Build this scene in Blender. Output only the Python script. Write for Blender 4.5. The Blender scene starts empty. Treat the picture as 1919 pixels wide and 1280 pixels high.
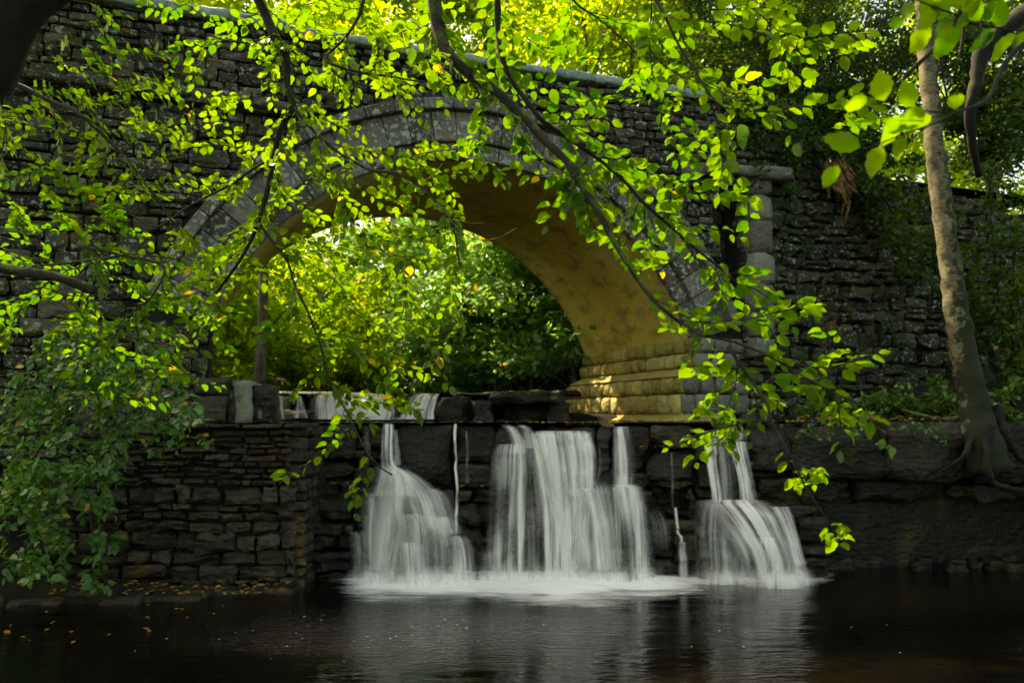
import bpy, math, random
import numpy as np
from mathutils import Vector, Matrix, noise as mnoise

R = math.radians
random.seed(7)
rs = np.random.RandomState(11)
sc = bpy.context.scene
C = sc.collection

# ------------------------------------------------------------------ camera, world, sun, exposure
CAM = Vector((0.0, 0.0, 2.2))
FPX = 1600.0
PITCH = math.atan(145.0 / FPX)
cam_d = bpy.data.cameras.new("camera")
cam = bpy.data.objects.new("camera", cam_d)
C.objects.link(cam)
cam.location = CAM
cam.rotation_euler = (math.pi / 2 + PITCH, 0, 0)
cam_d.sensor_width = 36.0
cam_d.lens = 36.0 * FPX / 1919.0
cam_d.clip_start = 0.05
cam_d.clip_end = 1500.0
cam_d.dof.use_dof = True
cam_d.dof.focus_distance = 6.8
cam_d.dof.aperture_fstop = 2.2
sc.camera = cam

SUN_EL, SUN_AZ = R(50), R(-48)          # azimuth measured from +Y towards +X
w = bpy.data.worlds.new("World")
sc.world = w
w.use_nodes = True
wn = w.node_tree
bg = wn.nodes["Background"]
sky = wn.nodes.new("ShaderNodeTexSky")
sky.sky_type = 'NISHITA'
sky.sun_disc = False
sky.sun_elevation = SUN_EL
sky.sun_rotation = SUN_AZ
sky.air_density = 1.0
sky.dust_density = 3.0
wn.links.new(sky.outputs[0], bg.inputs[0])
bg.inputs[1].default_value = 0.15
sun_d = bpy.data.lights.new("sun", 'SUN')
sun_d.energy = 3.8
sun_d.angle = R(0.5)
sun_d.color = (1.0, 0.94, 0.82)
sun = bpy.data.objects.new("sun", sun_d)
C.objects.link(sun)
sdir = Vector((math.sin(SUN_AZ) * math.cos(SUN_EL), math.cos(SUN_AZ) * math.cos(SUN_EL), math.sin(SUN_EL)))
sun.rotation_euler = sdir.to_track_quat('Z', 'Y').to_euler()
sc.view_settings.view_transform = 'Standard'
sc.view_settings.look = 'None'
sc.view_settings.gamma = 1.0
sc.view_settings.exposure = 1.7
sc.view_settings.use_white_balance = True
sc.view_settings.white_balance_temperature = 10300
sc.view_settings.white_balance_tint = 8
sc.view_settings.use_curve_mapping = False
sc.render.engine = 'CYCLES'
sc.cycles.use_denoising = True
sc.cycles.max_bounces = 8
sc.cycles.diffuse_bounces = 3
sc.cycles.glossy_bounces = 2
sc.cycles.transmission_bounces = 4
sc.cycles.transparent_max_bounces = 12
sc.cycles.sample_clamp_indirect = 4.0
sc.cycles.use_adaptive_sampling = True
sc.cycles.adaptive_threshold = 0.02
sc.cycles.caustics_reflective = False
sc.cycles.caustics_refractive = False

# ------------------------------------------------------------------ helpers
cp, sp = math.cos(PITCH), math.sin(PITCH)
def P(px, py, Y):
    """point at world depth Y seen at photo pixel (px, py)"""
    a = (px - 959.5) / FPX
    b = (640.0 - py) / FPX
    dy = cp - b * sp
    dz = sp + b * cp
    k = Y / dy
    return Vector((a * k, Y, CAM.z + dz * k))

def n3(x, y, z):
    return mnoise.noise(Vector((x, y, z)))

def tagit(o, label=None, cat=None, group=None, kind=None):
    if label: o["label"] = label
    if cat: o["category"] = cat
    if group: o["group"] = group
    if kind: o["kind"] = kind
    return o

def empty(name, loc, label=None, cat=None, group=None, kind=None, parent=None):
    o = bpy.data.objects.new(name, None)
    C.objects.link(o)
    o.location = loc
    if parent: o.parent = parent
    o.empty_display_size = 0.2
    tagit(o, label, cat, group, kind)
    return o

def mesh_obj(name, verts, faces, mat, parent=None, smooth=True, tint=None, uvs=None, attrs=None, origin=None):
    """one mesh object; verts in world space; children get parent-relative coordinates"""
    off = Vector(origin) if origin is not None else Vector((0, 0, 0))
    me = bpy.data.meshes.new(name)
    V = np.asarray([tuple(v) for v in verts], dtype=np.float32) if not isinstance(verts, np.ndarray) else verts.astype(np.float32)
    if origin is not None:
        V = V - np.array(tuple(off), dtype=np.float32)
    me.from_pydata(V.tolist(), [], [tuple(f) for f in faces])
    if smooth:
        me.polygons.foreach_set("use_smooth", [True] * len(me.polygons))
    if tint is not None:
        at = me.attributes.new("tint", 'FLOAT', 'POINT')
        if np.isscalar(tint): tint = [tint] * len(V)
        at.data.foreach_set("value", np.asarray(tint, dtype=np.float32))
    if attrs:
        for k, vals in attrs.items():
            at = me.attributes.new(k, 'FLOAT', 'POINT')
            at.data.foreach_set("value", np.asarray(vals, dtype=np.float32))
    if uvs is not None:
        uv = me.uv_layers.new(name="UVMap")
        li = np.empty(len(me.loops), dtype=np.int32)
        me.loops.foreach_get("vertex_index", li)
        uv.data.foreach_set("uv", np.asarray(uvs, dtype=np.float32)[li].ravel())
    me.materials.append(mat)
    o = bpy.data.objects.new(name, me)
    C.objects.link(o)
    if parent is not None:
        o.parent = parent
        pl = parent_world(parent)
        o.location = off - pl
        if origin is None:
            o.location = -pl
    else:
        o.location = off
    return o

def parent_world(p):
    l = Vector((0, 0, 0))
    while p is not None:
        l = l + Vector(p.location)
        p = p.parent
    return l

def np_mesh(name, V, F, mat, smooth=False, tint=None):
    """fast quad mesh from numpy arrays (local coordinates)"""
    me = bpy.data.meshes.new(name)
    nv, nf, k = len(V), len(F), F.shape[1]
    me.vertices.add(nv)
    me.vertices.foreach_set("co", V.astype(np.float32).ravel())
    me.loops.add(nf * k)
    me.loops.foreach_set("vertex_index", F.astype(np.int32).ravel())
    me.polygons.add(nf)
    me.polygons.foreach_set("loop_start", np.arange(0, nf * k, k, dtype=np.int32))
    me.polygons.foreach_set("loop_total", np.full(nf, k, dtype=np.int32))
    if smooth:
        me.polygons.foreach_set("use_smooth", np.ones(nf, dtype=bool))
    me.update(calc_edges=True)
    if tint is not None:
        at = me.attributes.new("tint", 'FLOAT', 'POINT')
        at.data.foreach_set("value", tint.astype(np.float32))
    me.materials.append(mat)
    return me

class MB:
    def __init__(self):
        self.v, self.f, self.t = [], [], []
    def add(self, verts, faces, tint=0.5):
        b = len(self.v)
        self.v.extend(verts)
        self.f.extend([tuple(i + b for i in f) for f in faces])
        self.t.extend([tint] * len(verts))
    def build(self, name, mat, parent=None, smooth=True, origin=None):
        return mesh_obj(name, self.v, self.f, mat, parent, smooth, self.t, origin=origin)

def tube(mb, pts, radii, sides=6, tint=0.5, rough=0.0):
    pts = [Vector(p) for p in pts]
    n = len(pts)
    verts, faces = [], []
    prev = None
    for i, p in enumerate(pts):
        d = (pts[min(i + 1, n - 1)] - pts[max(i - 1, 0)])
        if d.length < 1e-6: d = Vector((0, 0, 1))
        d.normalize()
        if prev is None:
            a = d.orthogonal().normalized()
        else:
            a = (prev - d * prev.dot(d))
            a = a.normalized() if a.length > 1e-5 else d.orthogonal().normalized()
        prev = a
        b = d.cross(a)
        r = radii[i] if hasattr(radii, '__len__') else radii
        for k in range(sides):
            th = 2 * math.pi * k / sides
            rr = r
            if rough:
                q = p + (a * math.cos(th) + b * math.sin(th)) * r
                rr = r * (1 + rough * n3(q.x * 0.8 / max(r, .02), q.y * 0.8 / max(r, .02), q.z * 0.45 / max(r, .02)))
            verts.append(p + (a * math.cos(th) + b * math.sin(th)) * rr)
    for i in range(n - 1):
        for k in range(sides):
            k2 = (k + 1) % sides
            faces.append((i * sides + k, i * sides + k2, (i + 1) * sides + k2, (i + 1) * sides + k))
    faces.append(tuple(range(sides))[::-1])
    faces.append(tuple((n - 1) * sides + k for k in range(sides)))
    mb.add(verts, faces, tint)

def smooth_path(pts, step=0.1):
    """Catmull-Rom through points"""
    pts = [Vector(p) for p in pts]
    if len(pts) < 3:
        a, b = pts[0], pts[-1]
        n = max(2, int((b - a).length / step))
        return [a.lerp(b, i / n) for i in range(n + 1)]
    out = []
    ext = [pts[0] * 2 - pts[1]] + pts + [pts[-1] * 2 - pts[-2]]
    for i in range(1, len(ext) - 2):
        p0, p1, p2, p3 = ext[i - 1:i + 3]
        n = max(1, int((p2 - p1).length / step))
        for k in range(n):
            t = k / n
            out.append(0.5 * ((2 * p1) + (p2 - p0) * t + (2 * p0 - 5 * p1 + 4 * p2 - p3) * t * t + (3 * p1 - p0 - 3 * p2 + p3) * t ** 3))
    out.append(pts[-1])
    return out

# ------------------------------------------------------------------ materials
def newmat(name):
    m = bpy.data.materials.new(name)
    m.use_nodes = True
    nt = m.node_tree
    for n in list(nt.nodes):
        nt.nodes.remove(n)
    out = nt.nodes.new("ShaderNodeOutputMaterial")
    return m, nt, out

class G:
    """tiny node-graph helper"""
    def __init__(self, nt): self.nt = nt
    def n(self, typ, **kw):
        nd = self.nt.nodes.new(typ)
        for k, v in kw.items(): setattr(nd, k, v)
        return nd
    def link(self, a, b): self.nt.links.new(a, b)
    def inp(self, node, key, val):
        s = node.inputs[key]
        if hasattr(val, 'is_output') or isinstance(val, bpy.types.NodeSocket): self.link(val, s)
        else: s.default_value = val
    def coord(self, kind="Object"):
        return self.n("ShaderNodeTexCoord").outputs[kind]
    def geo_pos(self):
        return self.n("ShaderNodeNewGeometry").outputs["Position"]
    def mapping(self, vec, scale=(1, 1, 1), loc=(0, 0, 0)):
        m = self.n("ShaderNodeMapping")
        self.link(vec, m.inputs[0])
        m.inputs["Scale"].default_value = scale
        m.inputs["Location"].default_value = loc
        return m.outputs[0]
    def noise(self, vec, scale, detail=4, rough=0.55, dist=0.0):
        t = self.n("ShaderNodeTexNoise")
        self.link(vec, t.inputs["Vector"])
        t.inputs["Scale"].default_value = scale
        t.inputs["Detail"].default_value = detail
        t.inputs["Roughness"].default_value = rough
        t.inputs["Distortion"].default_value = dist
        return t.outputs[0]
    def ramp(self, fac, stops, interp='LINEAR'):
        r = self.n("ShaderNodeValToRGB")
        r.color_ramp.interpolation = interp
        el = r.color_ramp.elements
        while len(el) > 1: el.remove(el[-1])
        el[0].position, el[0].color = stops[0][0], tuple(stops[0][1]) + (1,) if len(stops[0][1]) == 3 else stops[0][1]
        for p, c in stops[1:]:
            e = el.new(p)
            e.color = tuple(c) + (1,)
        self.link(fac, r.inputs[0])
        return r.outputs[0]
    def step(self, fac, a, b):
        m = self.n("ShaderNodeMapRange")
        m.interpolation_type = 'SMOOTHSTEP'
        self.link(fac, m.inputs[0])
        m.inputs[1].default_value, m.inputs[2].default_value = a, b
        return m.outputs[0]
    def mix(self, fac, a, b, blend='MIX'):
        m = self.n("ShaderNodeMix", data_type='RGBA', blend_type=blend)
        self.inp(m, 0, fac)
        for k, v in ((6, a), (7, b)):
            if isinstance(v, bpy.types.NodeSocket): self.link(v, m.inputs[k])
            else: m.inputs[k].default_value = tuple(v) + (1,)
        return m.outputs[2]
    def math(self, op, a, b=None, clamp=False):
        m = self.n("ShaderNodeMath", operation=op, use_clamp=clamp)
        self.inp(m, 0, a)
        if b is not None: self.inp(m, 1, b)
        return m.outputs[0]
    def attr(self, name):
        a = self.n("ShaderNodeAttribute")
        a.attribute_name = name
        return a.outputs["Fac"]
    def bump(self, h, strength, dist, normal=None):
        b = self.n("ShaderNodeBump")
        self.link(h, b.inputs["Height"])
        b.inputs["Strength"].default_value = strength
        b.inputs["Distance"].default_value = dist
        if normal is not None: self.link(normal, b.inputs["Normal"])
        return b.outputs[0]
    def bsdf(self, color, rough=0.8, normal=None, spec=0.5, **kw):
        p = self.n("ShaderNodeBsdfPrincipled")
        self.inp(p, "Base Color", color if isinstance(color, bpy.types.NodeSocket) else tuple(color) + (1,))
        self.inp(p, "Roughness", rough)
        self.inp(p, "Specular IOR Level", spec)
        if normal is not None: self.link(normal, p.inputs["Normal"])
        for k, v in kw.items(): self.inp(p, k.replace("_", " "), v)
        return p

def mat_stone(name, dark, mid, light, lichen=(0.30, 0.36, 0.30), lich=0.62, rough=(0.45, 0.85), ochre=0.0, bump=0.7, moss=0.0, scale=1.0, spec=0.18):
    m, nt, out = newmat(name)
    g = G(nt)
    p = g.geo_pos()
    t = g.attr("tint")
    big = g.noise(p, 1.1 * scale, 4, 0.6)
    n1 = g.noise(p, 7 * scale, 6, 0.65)
    n2 = g.noise(p, 38 * scale, 5, 0.7)
    f = g.math('ADD', g.math('MULTIPLY', t, 0.65), g.math('MULTIPLY', n1, 0.75))
    col = g.ramp(g.math('SUBTRACT', f, 0.15), [(0.15, dark), (0.5, mid), (0.85, light)])
    col = g.mix(g.math('MULTIPLY', g.step(n2, 0.4, 0.75), 0.5), col, tuple(x * 1.7 for x in light), 'MIX')
    if ochre > 0:
        oc = g.math('MULTIPLY', g.step(g.noise(g.mapping(p, (1, 1, 0.5)), 2.3, 5, 0.65), 0.52, 0.68), ochre)
        col = g.mix(oc, col, (0.16, 0.095, 0.02))
    if moss > 0:
        mo = g.math('MULTIPLY', g.step(g.noise(p, 1.7, 5, 0.7), 0.45, 0.62), moss)
        col = g.mix(mo, col, (0.028, 0.045, 0.012))
    if lich < 1:
        l = g.math('MULTIPLY', g.step(g.noise(p, 13, 3, 0.45), lich, lich + 0.04), g.step(big, 0.38, 0.52))
        l = g.math('MAXIMUM', l, g.math('MULTIPLY', g.step(g.noise(g.mapping(p, (1, 1, 1), (3, 3, 3)), 34, 2, 0.5), 0.64, 0.67), 0.8))
        col = g.mix(g.math('MULTIPLY', l, 0.75), col, lichen)
    vo = g.n("ShaderNodeTexVoronoi"); vo.feature = 'F1'
    g.link(g.mapping(p, (5.5 * scale, 5.5 * scale, 13 * scale)), vo.inputs["Vector"]); vo.inputs["Scale"].default_value = 1.0
    nrm = g.bump(vo.outputs["Distance"], 0.6 * bump, 0.05)
    nrm = g.bump(n2, 0.6 * bump, 0.016, nrm)
    nrm = g.bump(n1, bump, 0.07, nrm)
    ro = g.n("ShaderNodeMapRange")
    g.link(g.noise(p, 3.1, 4), ro.inputs[0])
    ro.inputs[1].default_value, ro.inputs[2].default_value = 0.35, 0.65
    ro.inputs[3].default_value, ro.inputs[4].default_value = rough
    b = g.bsdf(col, ro.outputs[0], nrm, spec)
    g.link(b.outputs[0], out.inputs[0])
    return m

def mat_leaf(name, refl_a, refl_b, tr_a, tr_b, trans=0.55, gloss=0.38, yellow=0.05, spec=0.4, veins=False):
    m, nt, out = newmat(name)
    g = G(nt)
    oi = g.n("ShaderNodeObjectInfo").outputs["Random"]
    isl = g.n("ShaderNodeNewGeometry").outputs["Random Per Island"]
    rnd = g.math('FRACT', g.math('ADD', oi, isl))
    p = g.geo_pos()
    patch = g.noise(p, 0.55, 2)
    f = g.math('ADD', g.math('MULTIPLY', rnd, 0.6), g.math('MULTIPLY', g.step(patch, 0.35, 0.65), 0.4))
    rc = g.mix(f, refl_a, refl_b)
    tc = g.mix(f, tr_a, tr_b)
    if yellow > 0:
        y = g.math('GREATER_THAN', g.math('FRACT', g.math('MULTIPLY', rnd, 7.31)), 1 - yellow)
        rc = g.mix(y, rc, (0.35, 0.24, 0.02))
        tc = g.mix(y, tc, (0.75, 0.55, 0.03))
    nrm = None
    if veins:
        uv = g.coord("UV")
        sx = g.n("ShaderNodeSeparateXYZ"); g.link(uv, sx.inputs[0])
        av = g.math('ABSOLUTE', sx.outputs[1])
        ph = g.math('SUBTRACT', g.math('MULTIPLY', sx.outputs[0], 8.0), g.math('MULTIPLY', av, 2.6))
        tri = g.math('ABSOLUTE', g.math('SUBTRACT', g.math('FRACT', ph), 0.5))
        side = g.step(tri, 0.06, 0.0)
        mid = g.step(av, 0.07, 0.02)
        vein = g.math('MAXIMUM', g.math('MULTIPLY', side, 0.55), mid)
        tc = g.mix(g.math('MULTIPLY', vein, 0.45), tc, (0.10, 0.16, 0.01))
        rc = g.mix(g.math('MULTIPLY', vein, 0.3), rc, (0.14, 0.2, 0.05))
        nrm = g.bump(g.math('SUBTRACT', 0.5, tri), 0.25, 0.004)
    pr = g.bsdf(rc, gloss, nrm, spec)
    tr = g.n("ShaderNodeBsdfTranslucent")
    g.link(tc, tr.inputs[0])
    ms = g.n("ShaderNodeMixShader")
    ms.inputs[0].default_value = trans
    g.link(pr.outputs[0], ms.inputs[1]); g.link(tr.outputs[0], ms.inputs[2])
    g.link(ms.outputs[0], out.inputs[0])
    return m

def mat_bark(name, a, b, moss=0.0, mosscol=(0.05, 0.085, 0.012), scale=1.0, rough=0.85, side=None, bands=False):
    m, nt, out = newmat(name)
    g = G(nt)
    p = g.geo_pos()
    st = g.mapping(p, (scale * 14, scale * 14, scale * (26 if bands else 3)))
    n1 = g.noise(st, 1.0, 5, 0.65)
    n2 = g.noise(p, 5 * scale, 5, 0.6)
    col = g.mix(g.step(g.math('ADD', g.math('MULTIPLY', n1, 0.5), g.math('MULTIPLY', n2, 0.5)), 0.38, 0.6), a, b)
    if bands:
        sc_ = g.step(g.noise(g.mapping(p, (4, 4, 30)), 1.0, 3, 0.6), 0.6, 0.68)
        col = g.mix(g.math('MULTIPLY', sc_, 0.6), col, (0.07, 0.05, 0.03))
    if moss > 0:
        f = g.noise(p, 6, 5, 0.7)
        if side is not None:
            nn = g.n("ShaderNodeSeparateXYZ")
            g.link(g.n("ShaderNodeNewGeometry").outputs["Normal"], nn.inputs[0])
            sx = g.n("ShaderNodeSeparateXYZ"); g.link(p, sx.inputs[0])
            low = g.step(sx.outputs[2], side[1], side[0])
            f = g.math('ADD', f, g.math('MULTIPLY', g.math('ADD', g.math('MULTIPLY', nn.outputs[0], 0.18), g.math('MULTIPLY', low, 0.34)), 1.0))
        else:
            nn = g.n("ShaderNodeSeparateXYZ")
            g.link(g.n("ShaderNodeNewGeometry").outputs["Normal"], nn.inputs[0])
            f = g.math('ADD', f, g.math('MULTIPLY', nn.outputs[2], 0.15))
        mf = g.math('MULTIPLY', g.step(f, 0.52, 0.62), moss)
        col = g.mix(mf, col, mosscol)
    nrm = g.bump(n1, 0.6, 0.015)
    b_ = g.bsdf(col, rough, nrm, 0.3)
    g.link(b_.outputs[0], out.inputs[0])
    return m

def mat_plain(name, a, b, scale=6, rough=0.8, bump=0.4):
    m, nt, out = newmat(name)
    g = G(nt)
    p = g.geo_pos()
    n1 = g.noise(p, scale, 6, 0.65)
    col = g.mix(g.step(n1, 0.35, 0.65), a, b)
    b_ = g.bsdf(col, rough, g.bump(n1, bump, 0.04), 0.3)
    g.link(b_.outputs[0], out.inputs[0])
    return m

M = {}
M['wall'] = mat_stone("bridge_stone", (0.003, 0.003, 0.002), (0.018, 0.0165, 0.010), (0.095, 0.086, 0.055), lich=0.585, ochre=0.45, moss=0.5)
M['joint'] = mat_plain("mortar_dark", (0.008, 0.008, 0.007), (0.02, 0.019, 0.015))
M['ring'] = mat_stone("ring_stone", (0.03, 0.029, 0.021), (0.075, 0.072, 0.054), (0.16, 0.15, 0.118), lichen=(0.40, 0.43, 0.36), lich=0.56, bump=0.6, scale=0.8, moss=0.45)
M['coping'] = mat_stone("coping_stone", (0.07, 0.10, 0.085), (0.16, 0.22, 0.18), (0.32, 0.40, 0.34), lich=0.5, lichen=(0.30, 0.42, 0.36), bump=0.8)
M['plinth'] = mat_stone("plinth_stone", (0.13, 0.10, 0.022), (0.27, 0.215, 0.05), (0.42, 0.36, 0.13), lich=0.7, ochre=0.3, bump=0.6, moss=0.15)
M['wet'] = mat_stone("wet_rock", (0.0025, 0.0022, 0.0016), (0.008, 0.007, 0.005), (0.032, 0.028, 0.019), lich=1.0, rough=(0.16, 0.5), ochre=0.4, bump=1.0, moss=0.25, scale=1.2, spec=0.32)
M['wetwall'] = mat_stone("wet_wall_stone", (0.003, 0.0026, 0.0018), (0.012, 0.0105, 0.007), (0.052, 0.045, 0.029), lich=1.0, rough=(0.16, 0.5), ochre=0.6, bump=0.9, moss=0.25, spec=0.32)
M['pale'] = mat_stone("pilaster_stone", (0.07, 0.07, 0.055), (0.12, 0.12, 0.09), (0.2, 0.2, 0.15), lich=0.66, bump=0.5)
M['bark_dark'] = mat_bark("dark_bark", (0.004, 0.0035, 0.003), (0.011, 0.009, 0.007), 0.15)
M['twig'] = mat_bark("twig_bark", (0.014, 0.011, 0.009), (0.045, 0.036, 0.028), 0.0)
M['mossy'] = mat_bark("mossy_bark", (0.012, 0.009, 0.007), (0.035, 0.028, 0.02), 0.9, (0.07, 0.105, 0.012))
M['pale_bark'] = mat_bark("pale_bark", (0.05, 0.046, 0.024), (0.17, 0.15, 0.08), 1.0, (0.014, 0.02, 0.006), side=(2.0, 5.2), bands=True)
M['far_bark'] = mat_bark("woodland_bark", (0.09, 0.075, 0.05), (0.22, 0.19, 0.14), 0.6)
M['root'] = mat_plain("dead_wood", (0.05, 0.03, 0.012), (0.22, 0.12, 0.035), 9)
M['leaf'] = mat_leaf("leaf_bright", (0.035, 0.085, 0.012), (0.065, 0.12, 0.014), (0.045, 0.20, 0.006), (0.24, 0.42, 0.010), 0.6, 0.28, 0.012, 0.45, True)
M['leaf_far'] = mat_leaf("leaf_woodland", (0.05, 0.12, 0.02), (0.10, 0.16, 0.015), (0.22, 0.54, 0.03), (0.72, 0.84, 0.035), 0.66, 0.35, 0.02, 0.5)
M['leaf_cool'] = mat_leaf("leaf_cool_green", (0.08, 0.21, 0.085), (0.13, 0.27, 0.07), (0.20, 0.52, 0.13), (0.40, 0.68, 0.08), 0.5, 0.3, 0.03, 0.6)
M['leaf_dark'] = mat_leaf("leaf_bramble", (0.02, 0.10, 0.014), (0.07, 0.20, 0.018), (0.04, 0.22, 0.012), (0.22, 0.46, 0.015), 0.3, 0.36, 0.02, 0.5, True)
M['leaf_shade'] = mat_leaf("leaf_shade_dark", (0.015, 0.05, 0.012), (0.04, 0.085, 0.014), (0.03, 0.12, 0.008), (0.16, 0.26, 0.012), 0.45, 0.35, 0.01, 0.4)  # shade on the right-hand shrubs put into a darker leaf colour
M['litter'] = mat_leaf("fallen_leaf", (0.30, 0.10, 0.015), (0.42, 0.27, 0.04), (0.4, 0.15, 0.02), (0.5, 0.35, 0.05), 0.15, 0.4, 0.1, 0.5)

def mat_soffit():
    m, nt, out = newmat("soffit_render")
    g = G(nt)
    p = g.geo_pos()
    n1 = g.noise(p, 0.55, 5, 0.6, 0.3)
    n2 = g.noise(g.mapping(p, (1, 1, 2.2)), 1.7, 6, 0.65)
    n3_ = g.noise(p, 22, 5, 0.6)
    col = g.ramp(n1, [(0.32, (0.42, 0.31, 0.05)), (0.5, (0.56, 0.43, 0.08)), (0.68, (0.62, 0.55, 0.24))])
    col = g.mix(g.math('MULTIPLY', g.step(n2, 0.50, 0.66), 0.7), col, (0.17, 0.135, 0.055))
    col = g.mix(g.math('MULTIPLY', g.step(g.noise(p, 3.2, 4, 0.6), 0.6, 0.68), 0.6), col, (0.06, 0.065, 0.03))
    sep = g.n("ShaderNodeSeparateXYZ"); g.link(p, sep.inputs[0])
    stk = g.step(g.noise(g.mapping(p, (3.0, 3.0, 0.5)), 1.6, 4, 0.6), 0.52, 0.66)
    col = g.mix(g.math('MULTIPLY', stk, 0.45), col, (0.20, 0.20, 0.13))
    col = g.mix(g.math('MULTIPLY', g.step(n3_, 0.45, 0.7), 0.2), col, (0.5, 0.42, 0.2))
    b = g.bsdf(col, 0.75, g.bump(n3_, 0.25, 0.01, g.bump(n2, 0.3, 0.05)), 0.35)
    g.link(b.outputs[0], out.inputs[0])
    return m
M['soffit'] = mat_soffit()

def mat_pool():
    m, nt, out = newmat("pool_water")
    g = G(nt)
    p = g.geo_pos()
    rip = g.noise(g.mapping(p, (1.5, 5.5, 1)), 1.0, 4, 0.55, 1.2)
    rip2 = g.noise(g.mapping(p, (9, 26, 1)), 1.0, 3, 0.6, 0.4)
    bed = g.step(g.noise(g.mapping(p, (0.22, 0.5, 1), (3.1, 0.2, 0)), 1.0, 3, 0.5), 0.45, 0.62)
    col = g.mix(bed, (0.001, 0.001, 0.0009), (0.004, 0.003, 0.0012))
    dv = g.n("ShaderNodeVectorMath", operation='DISTANCE')
    g.link(g.mapping(p, (0.42, 0.75, 0), (0.55, -6.9, 0)), dv.inputs[0])
    act = g.math('ADD', g.math('MULTIPLY', g.step(g.noise(g.mapping(p, (0.45, 0.9, 1), (1.3, 0, 0)), 1.0, 2), 0.42, 0.62), 0.5), g.math('MULTIPLY', g.step(dv.outputs["Value"], 1.3, 0.2), 2.4))
    nrm = g.n("ShaderNodeBump")
    g.link(rip, nrm.inputs["Height"]); nrm.inputs["Distance"].default_value = 0.03; nrm.inputs["Strength"].default_value = 0.34
    nrm2 = g.n("ShaderNodeBump")
    g.link(rip2, nrm2.inputs["Height"]); nrm2.inputs["Distance"].default_value = 0.035
    g.link(g.math('MULTIPLY', act, 0.45), nrm2.inputs["Strength"]); g.link(nrm.outputs[0], nrm2.inputs["Normal"])
    b = g.bsdf(col, 0.08, nrm2.outputs[0], 0.5)
    g.link(b.outputs[0], out.inputs[0])
    return m
M['pool'] = mat_pool()

def mat_veil(name="falling_water", tint=(0.95, 0.945, 0.87)):
    m, nt, out = newmat(name)
    g = G(nt)
    uv = g.coord("UV")
    s1 = g.noise(g.mapping(uv, (7, 0.35, 1)), 1.0, 3, 0.55, 0.25)
    s2 = g.noise(g.mapping(uv, (30, 0.6, 1)), 1.0, 2, 0.5, 0.1)
    s0 = g.noise(g.mapping(uv, (2.6, 0.5, 1), (5, 2, 0)), 1.0, 2, 0.5, 0.4)
    s3 = g.noise(g.mapping(uv, (4.0, 2.6, 1), (1, 7, 0)), 1.0, 3, 0.6, 0.3)
    f = g.math('ADD', g.math('MULTIPLY', s1, 0.42), g.math('MULTIPLY', s2, 0.20))
    f = g.math('ADD', f, g.math('ADD', g.math('MULTIPLY', s0, 0.26), g.math('MULTIPLY', s3, 0.12)))
    st = g.step(f, 0.41, 0.585)
    dens = g.attr("dens")
    a = g.math('MULTIPLY', g.math('ADD', g.math('MULTIPLY', st, 0.88), 0.12), dens)
    a = g.math('MINIMUM', g.math('MULTIPLY', a, 1.55), 0.98)
    d = g.n("ShaderNodeBsdfPrincipled")
    d.inputs["Base Color"].default_value = tint + (1,)
    d.inputs["Roughness"].default_value = 0.55
    tr = g.n("ShaderNodeBsdfTranslucent"); tr.inputs[0].default_value = tint + (1,)
    mm = g.n("ShaderNodeMixShader"); mm.inputs[0].default_value = 0.28
    g.link(d.outputs[0], mm.inputs[1]); g.link(tr.outputs[0], mm.inputs[2])
    tp = g.n("ShaderNodeBsdfTransparent")
    mx = g.n("ShaderNodeMixShader")
    g.link(a, mx.inputs[0]); g.link(tp.outputs[0], mx.inputs[1]); g.link(mm.outputs[0], mx.inputs[2])
    g.link(mx.outputs[0], out.inputs[0])
    return m
M['veil'] = mat_veil()

def mat_foam():
    m, nt, out = newmat("foam_water")
    g = G(nt)
    p = g.geo_pos()
    n1 = g.noise(g.mapping(p, (1.1, 4.6, 1)), 1.0, 5, 0.65, 1.4)
    n2 = g.noise(g.mapping(p, (5, 14, 1)), 1.0, 4, 0.6, 0.5)
    f = g.math('ADD', g.math('MULTIPLY', n1, 0.7), g.math('MULTIPLY', n2, 0.3))
    fo = g.attr("foam")
    a = g.step(g.math('ADD', f, g.math('MULTIPLY', g.math('SUBTRACT', fo, 0.5), 0.85)), 0.30, 0.98)
    a = g.math('MULTIPLY', a, g.step(fo, 0.0, 0.35))
    d = g.bsdf((0.90, 0.92, 0.86), 0.5, None, 0.4)
    tp = g.n("ShaderNodeBsdfTransparent")
    mx = g.n("ShaderNodeMixShader")
    g.link(a, mx.inputs[0]); g.link(tp.outputs[0], mx.inputs[1]); g.link(d.outputs[0], mx.inputs[2])
    g.link(mx.outputs[0], out.inputs[0])
    return m
M['foam'] = mat_foam()

def mat_ground():
    m, nt, out = newmat("woodland_ground")
    g = G(nt)
    p = g.geo_pos()
    n1 = g.noise(p, 2.2, 6, 0.7)
    n2 = g.noise(p, 25, 5, 0.7)
    col = g.ramp(n1, [(0.35, (0.006, 0.005, 0.004)), (0.5, (0.018, 0.014, 0.008)), (0.6, (0.014, 0.022, 0.006)), (0.7, (0.035, 0.026, 0.014))])
    b = g.bsdf(col, 0.9, g.bump(n2, 0.8, 0.05), 0.2)
    g.link(b.outputs[0], out.inputs[0])
    return m
M['ground'] = mat_ground()

# ------------------------------------------------------------------ bridge frame
BO = Vector((3.19, 15.0, 0))
BD = Vector((0.934, 0.357, 0)).normalized()
BN = Vector((0.357, -0.934, 0)).normalized()     # out of the near face
def W(s, n, z):
    return BO + BD * s + BN * n + Vector((0, 0, z))
def st_of(x, y):
    v = Vector((x, y, 0)) - BO
    return v.dot(BD), -v.dot(BN)
SPAN = 8.04
SC = -SPAN / 2
RAD, CZ, SPRING = 4.26, 2.14, 3.55
THICK = 4.3
ANG = math.asin(4.02 / RAD)

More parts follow.
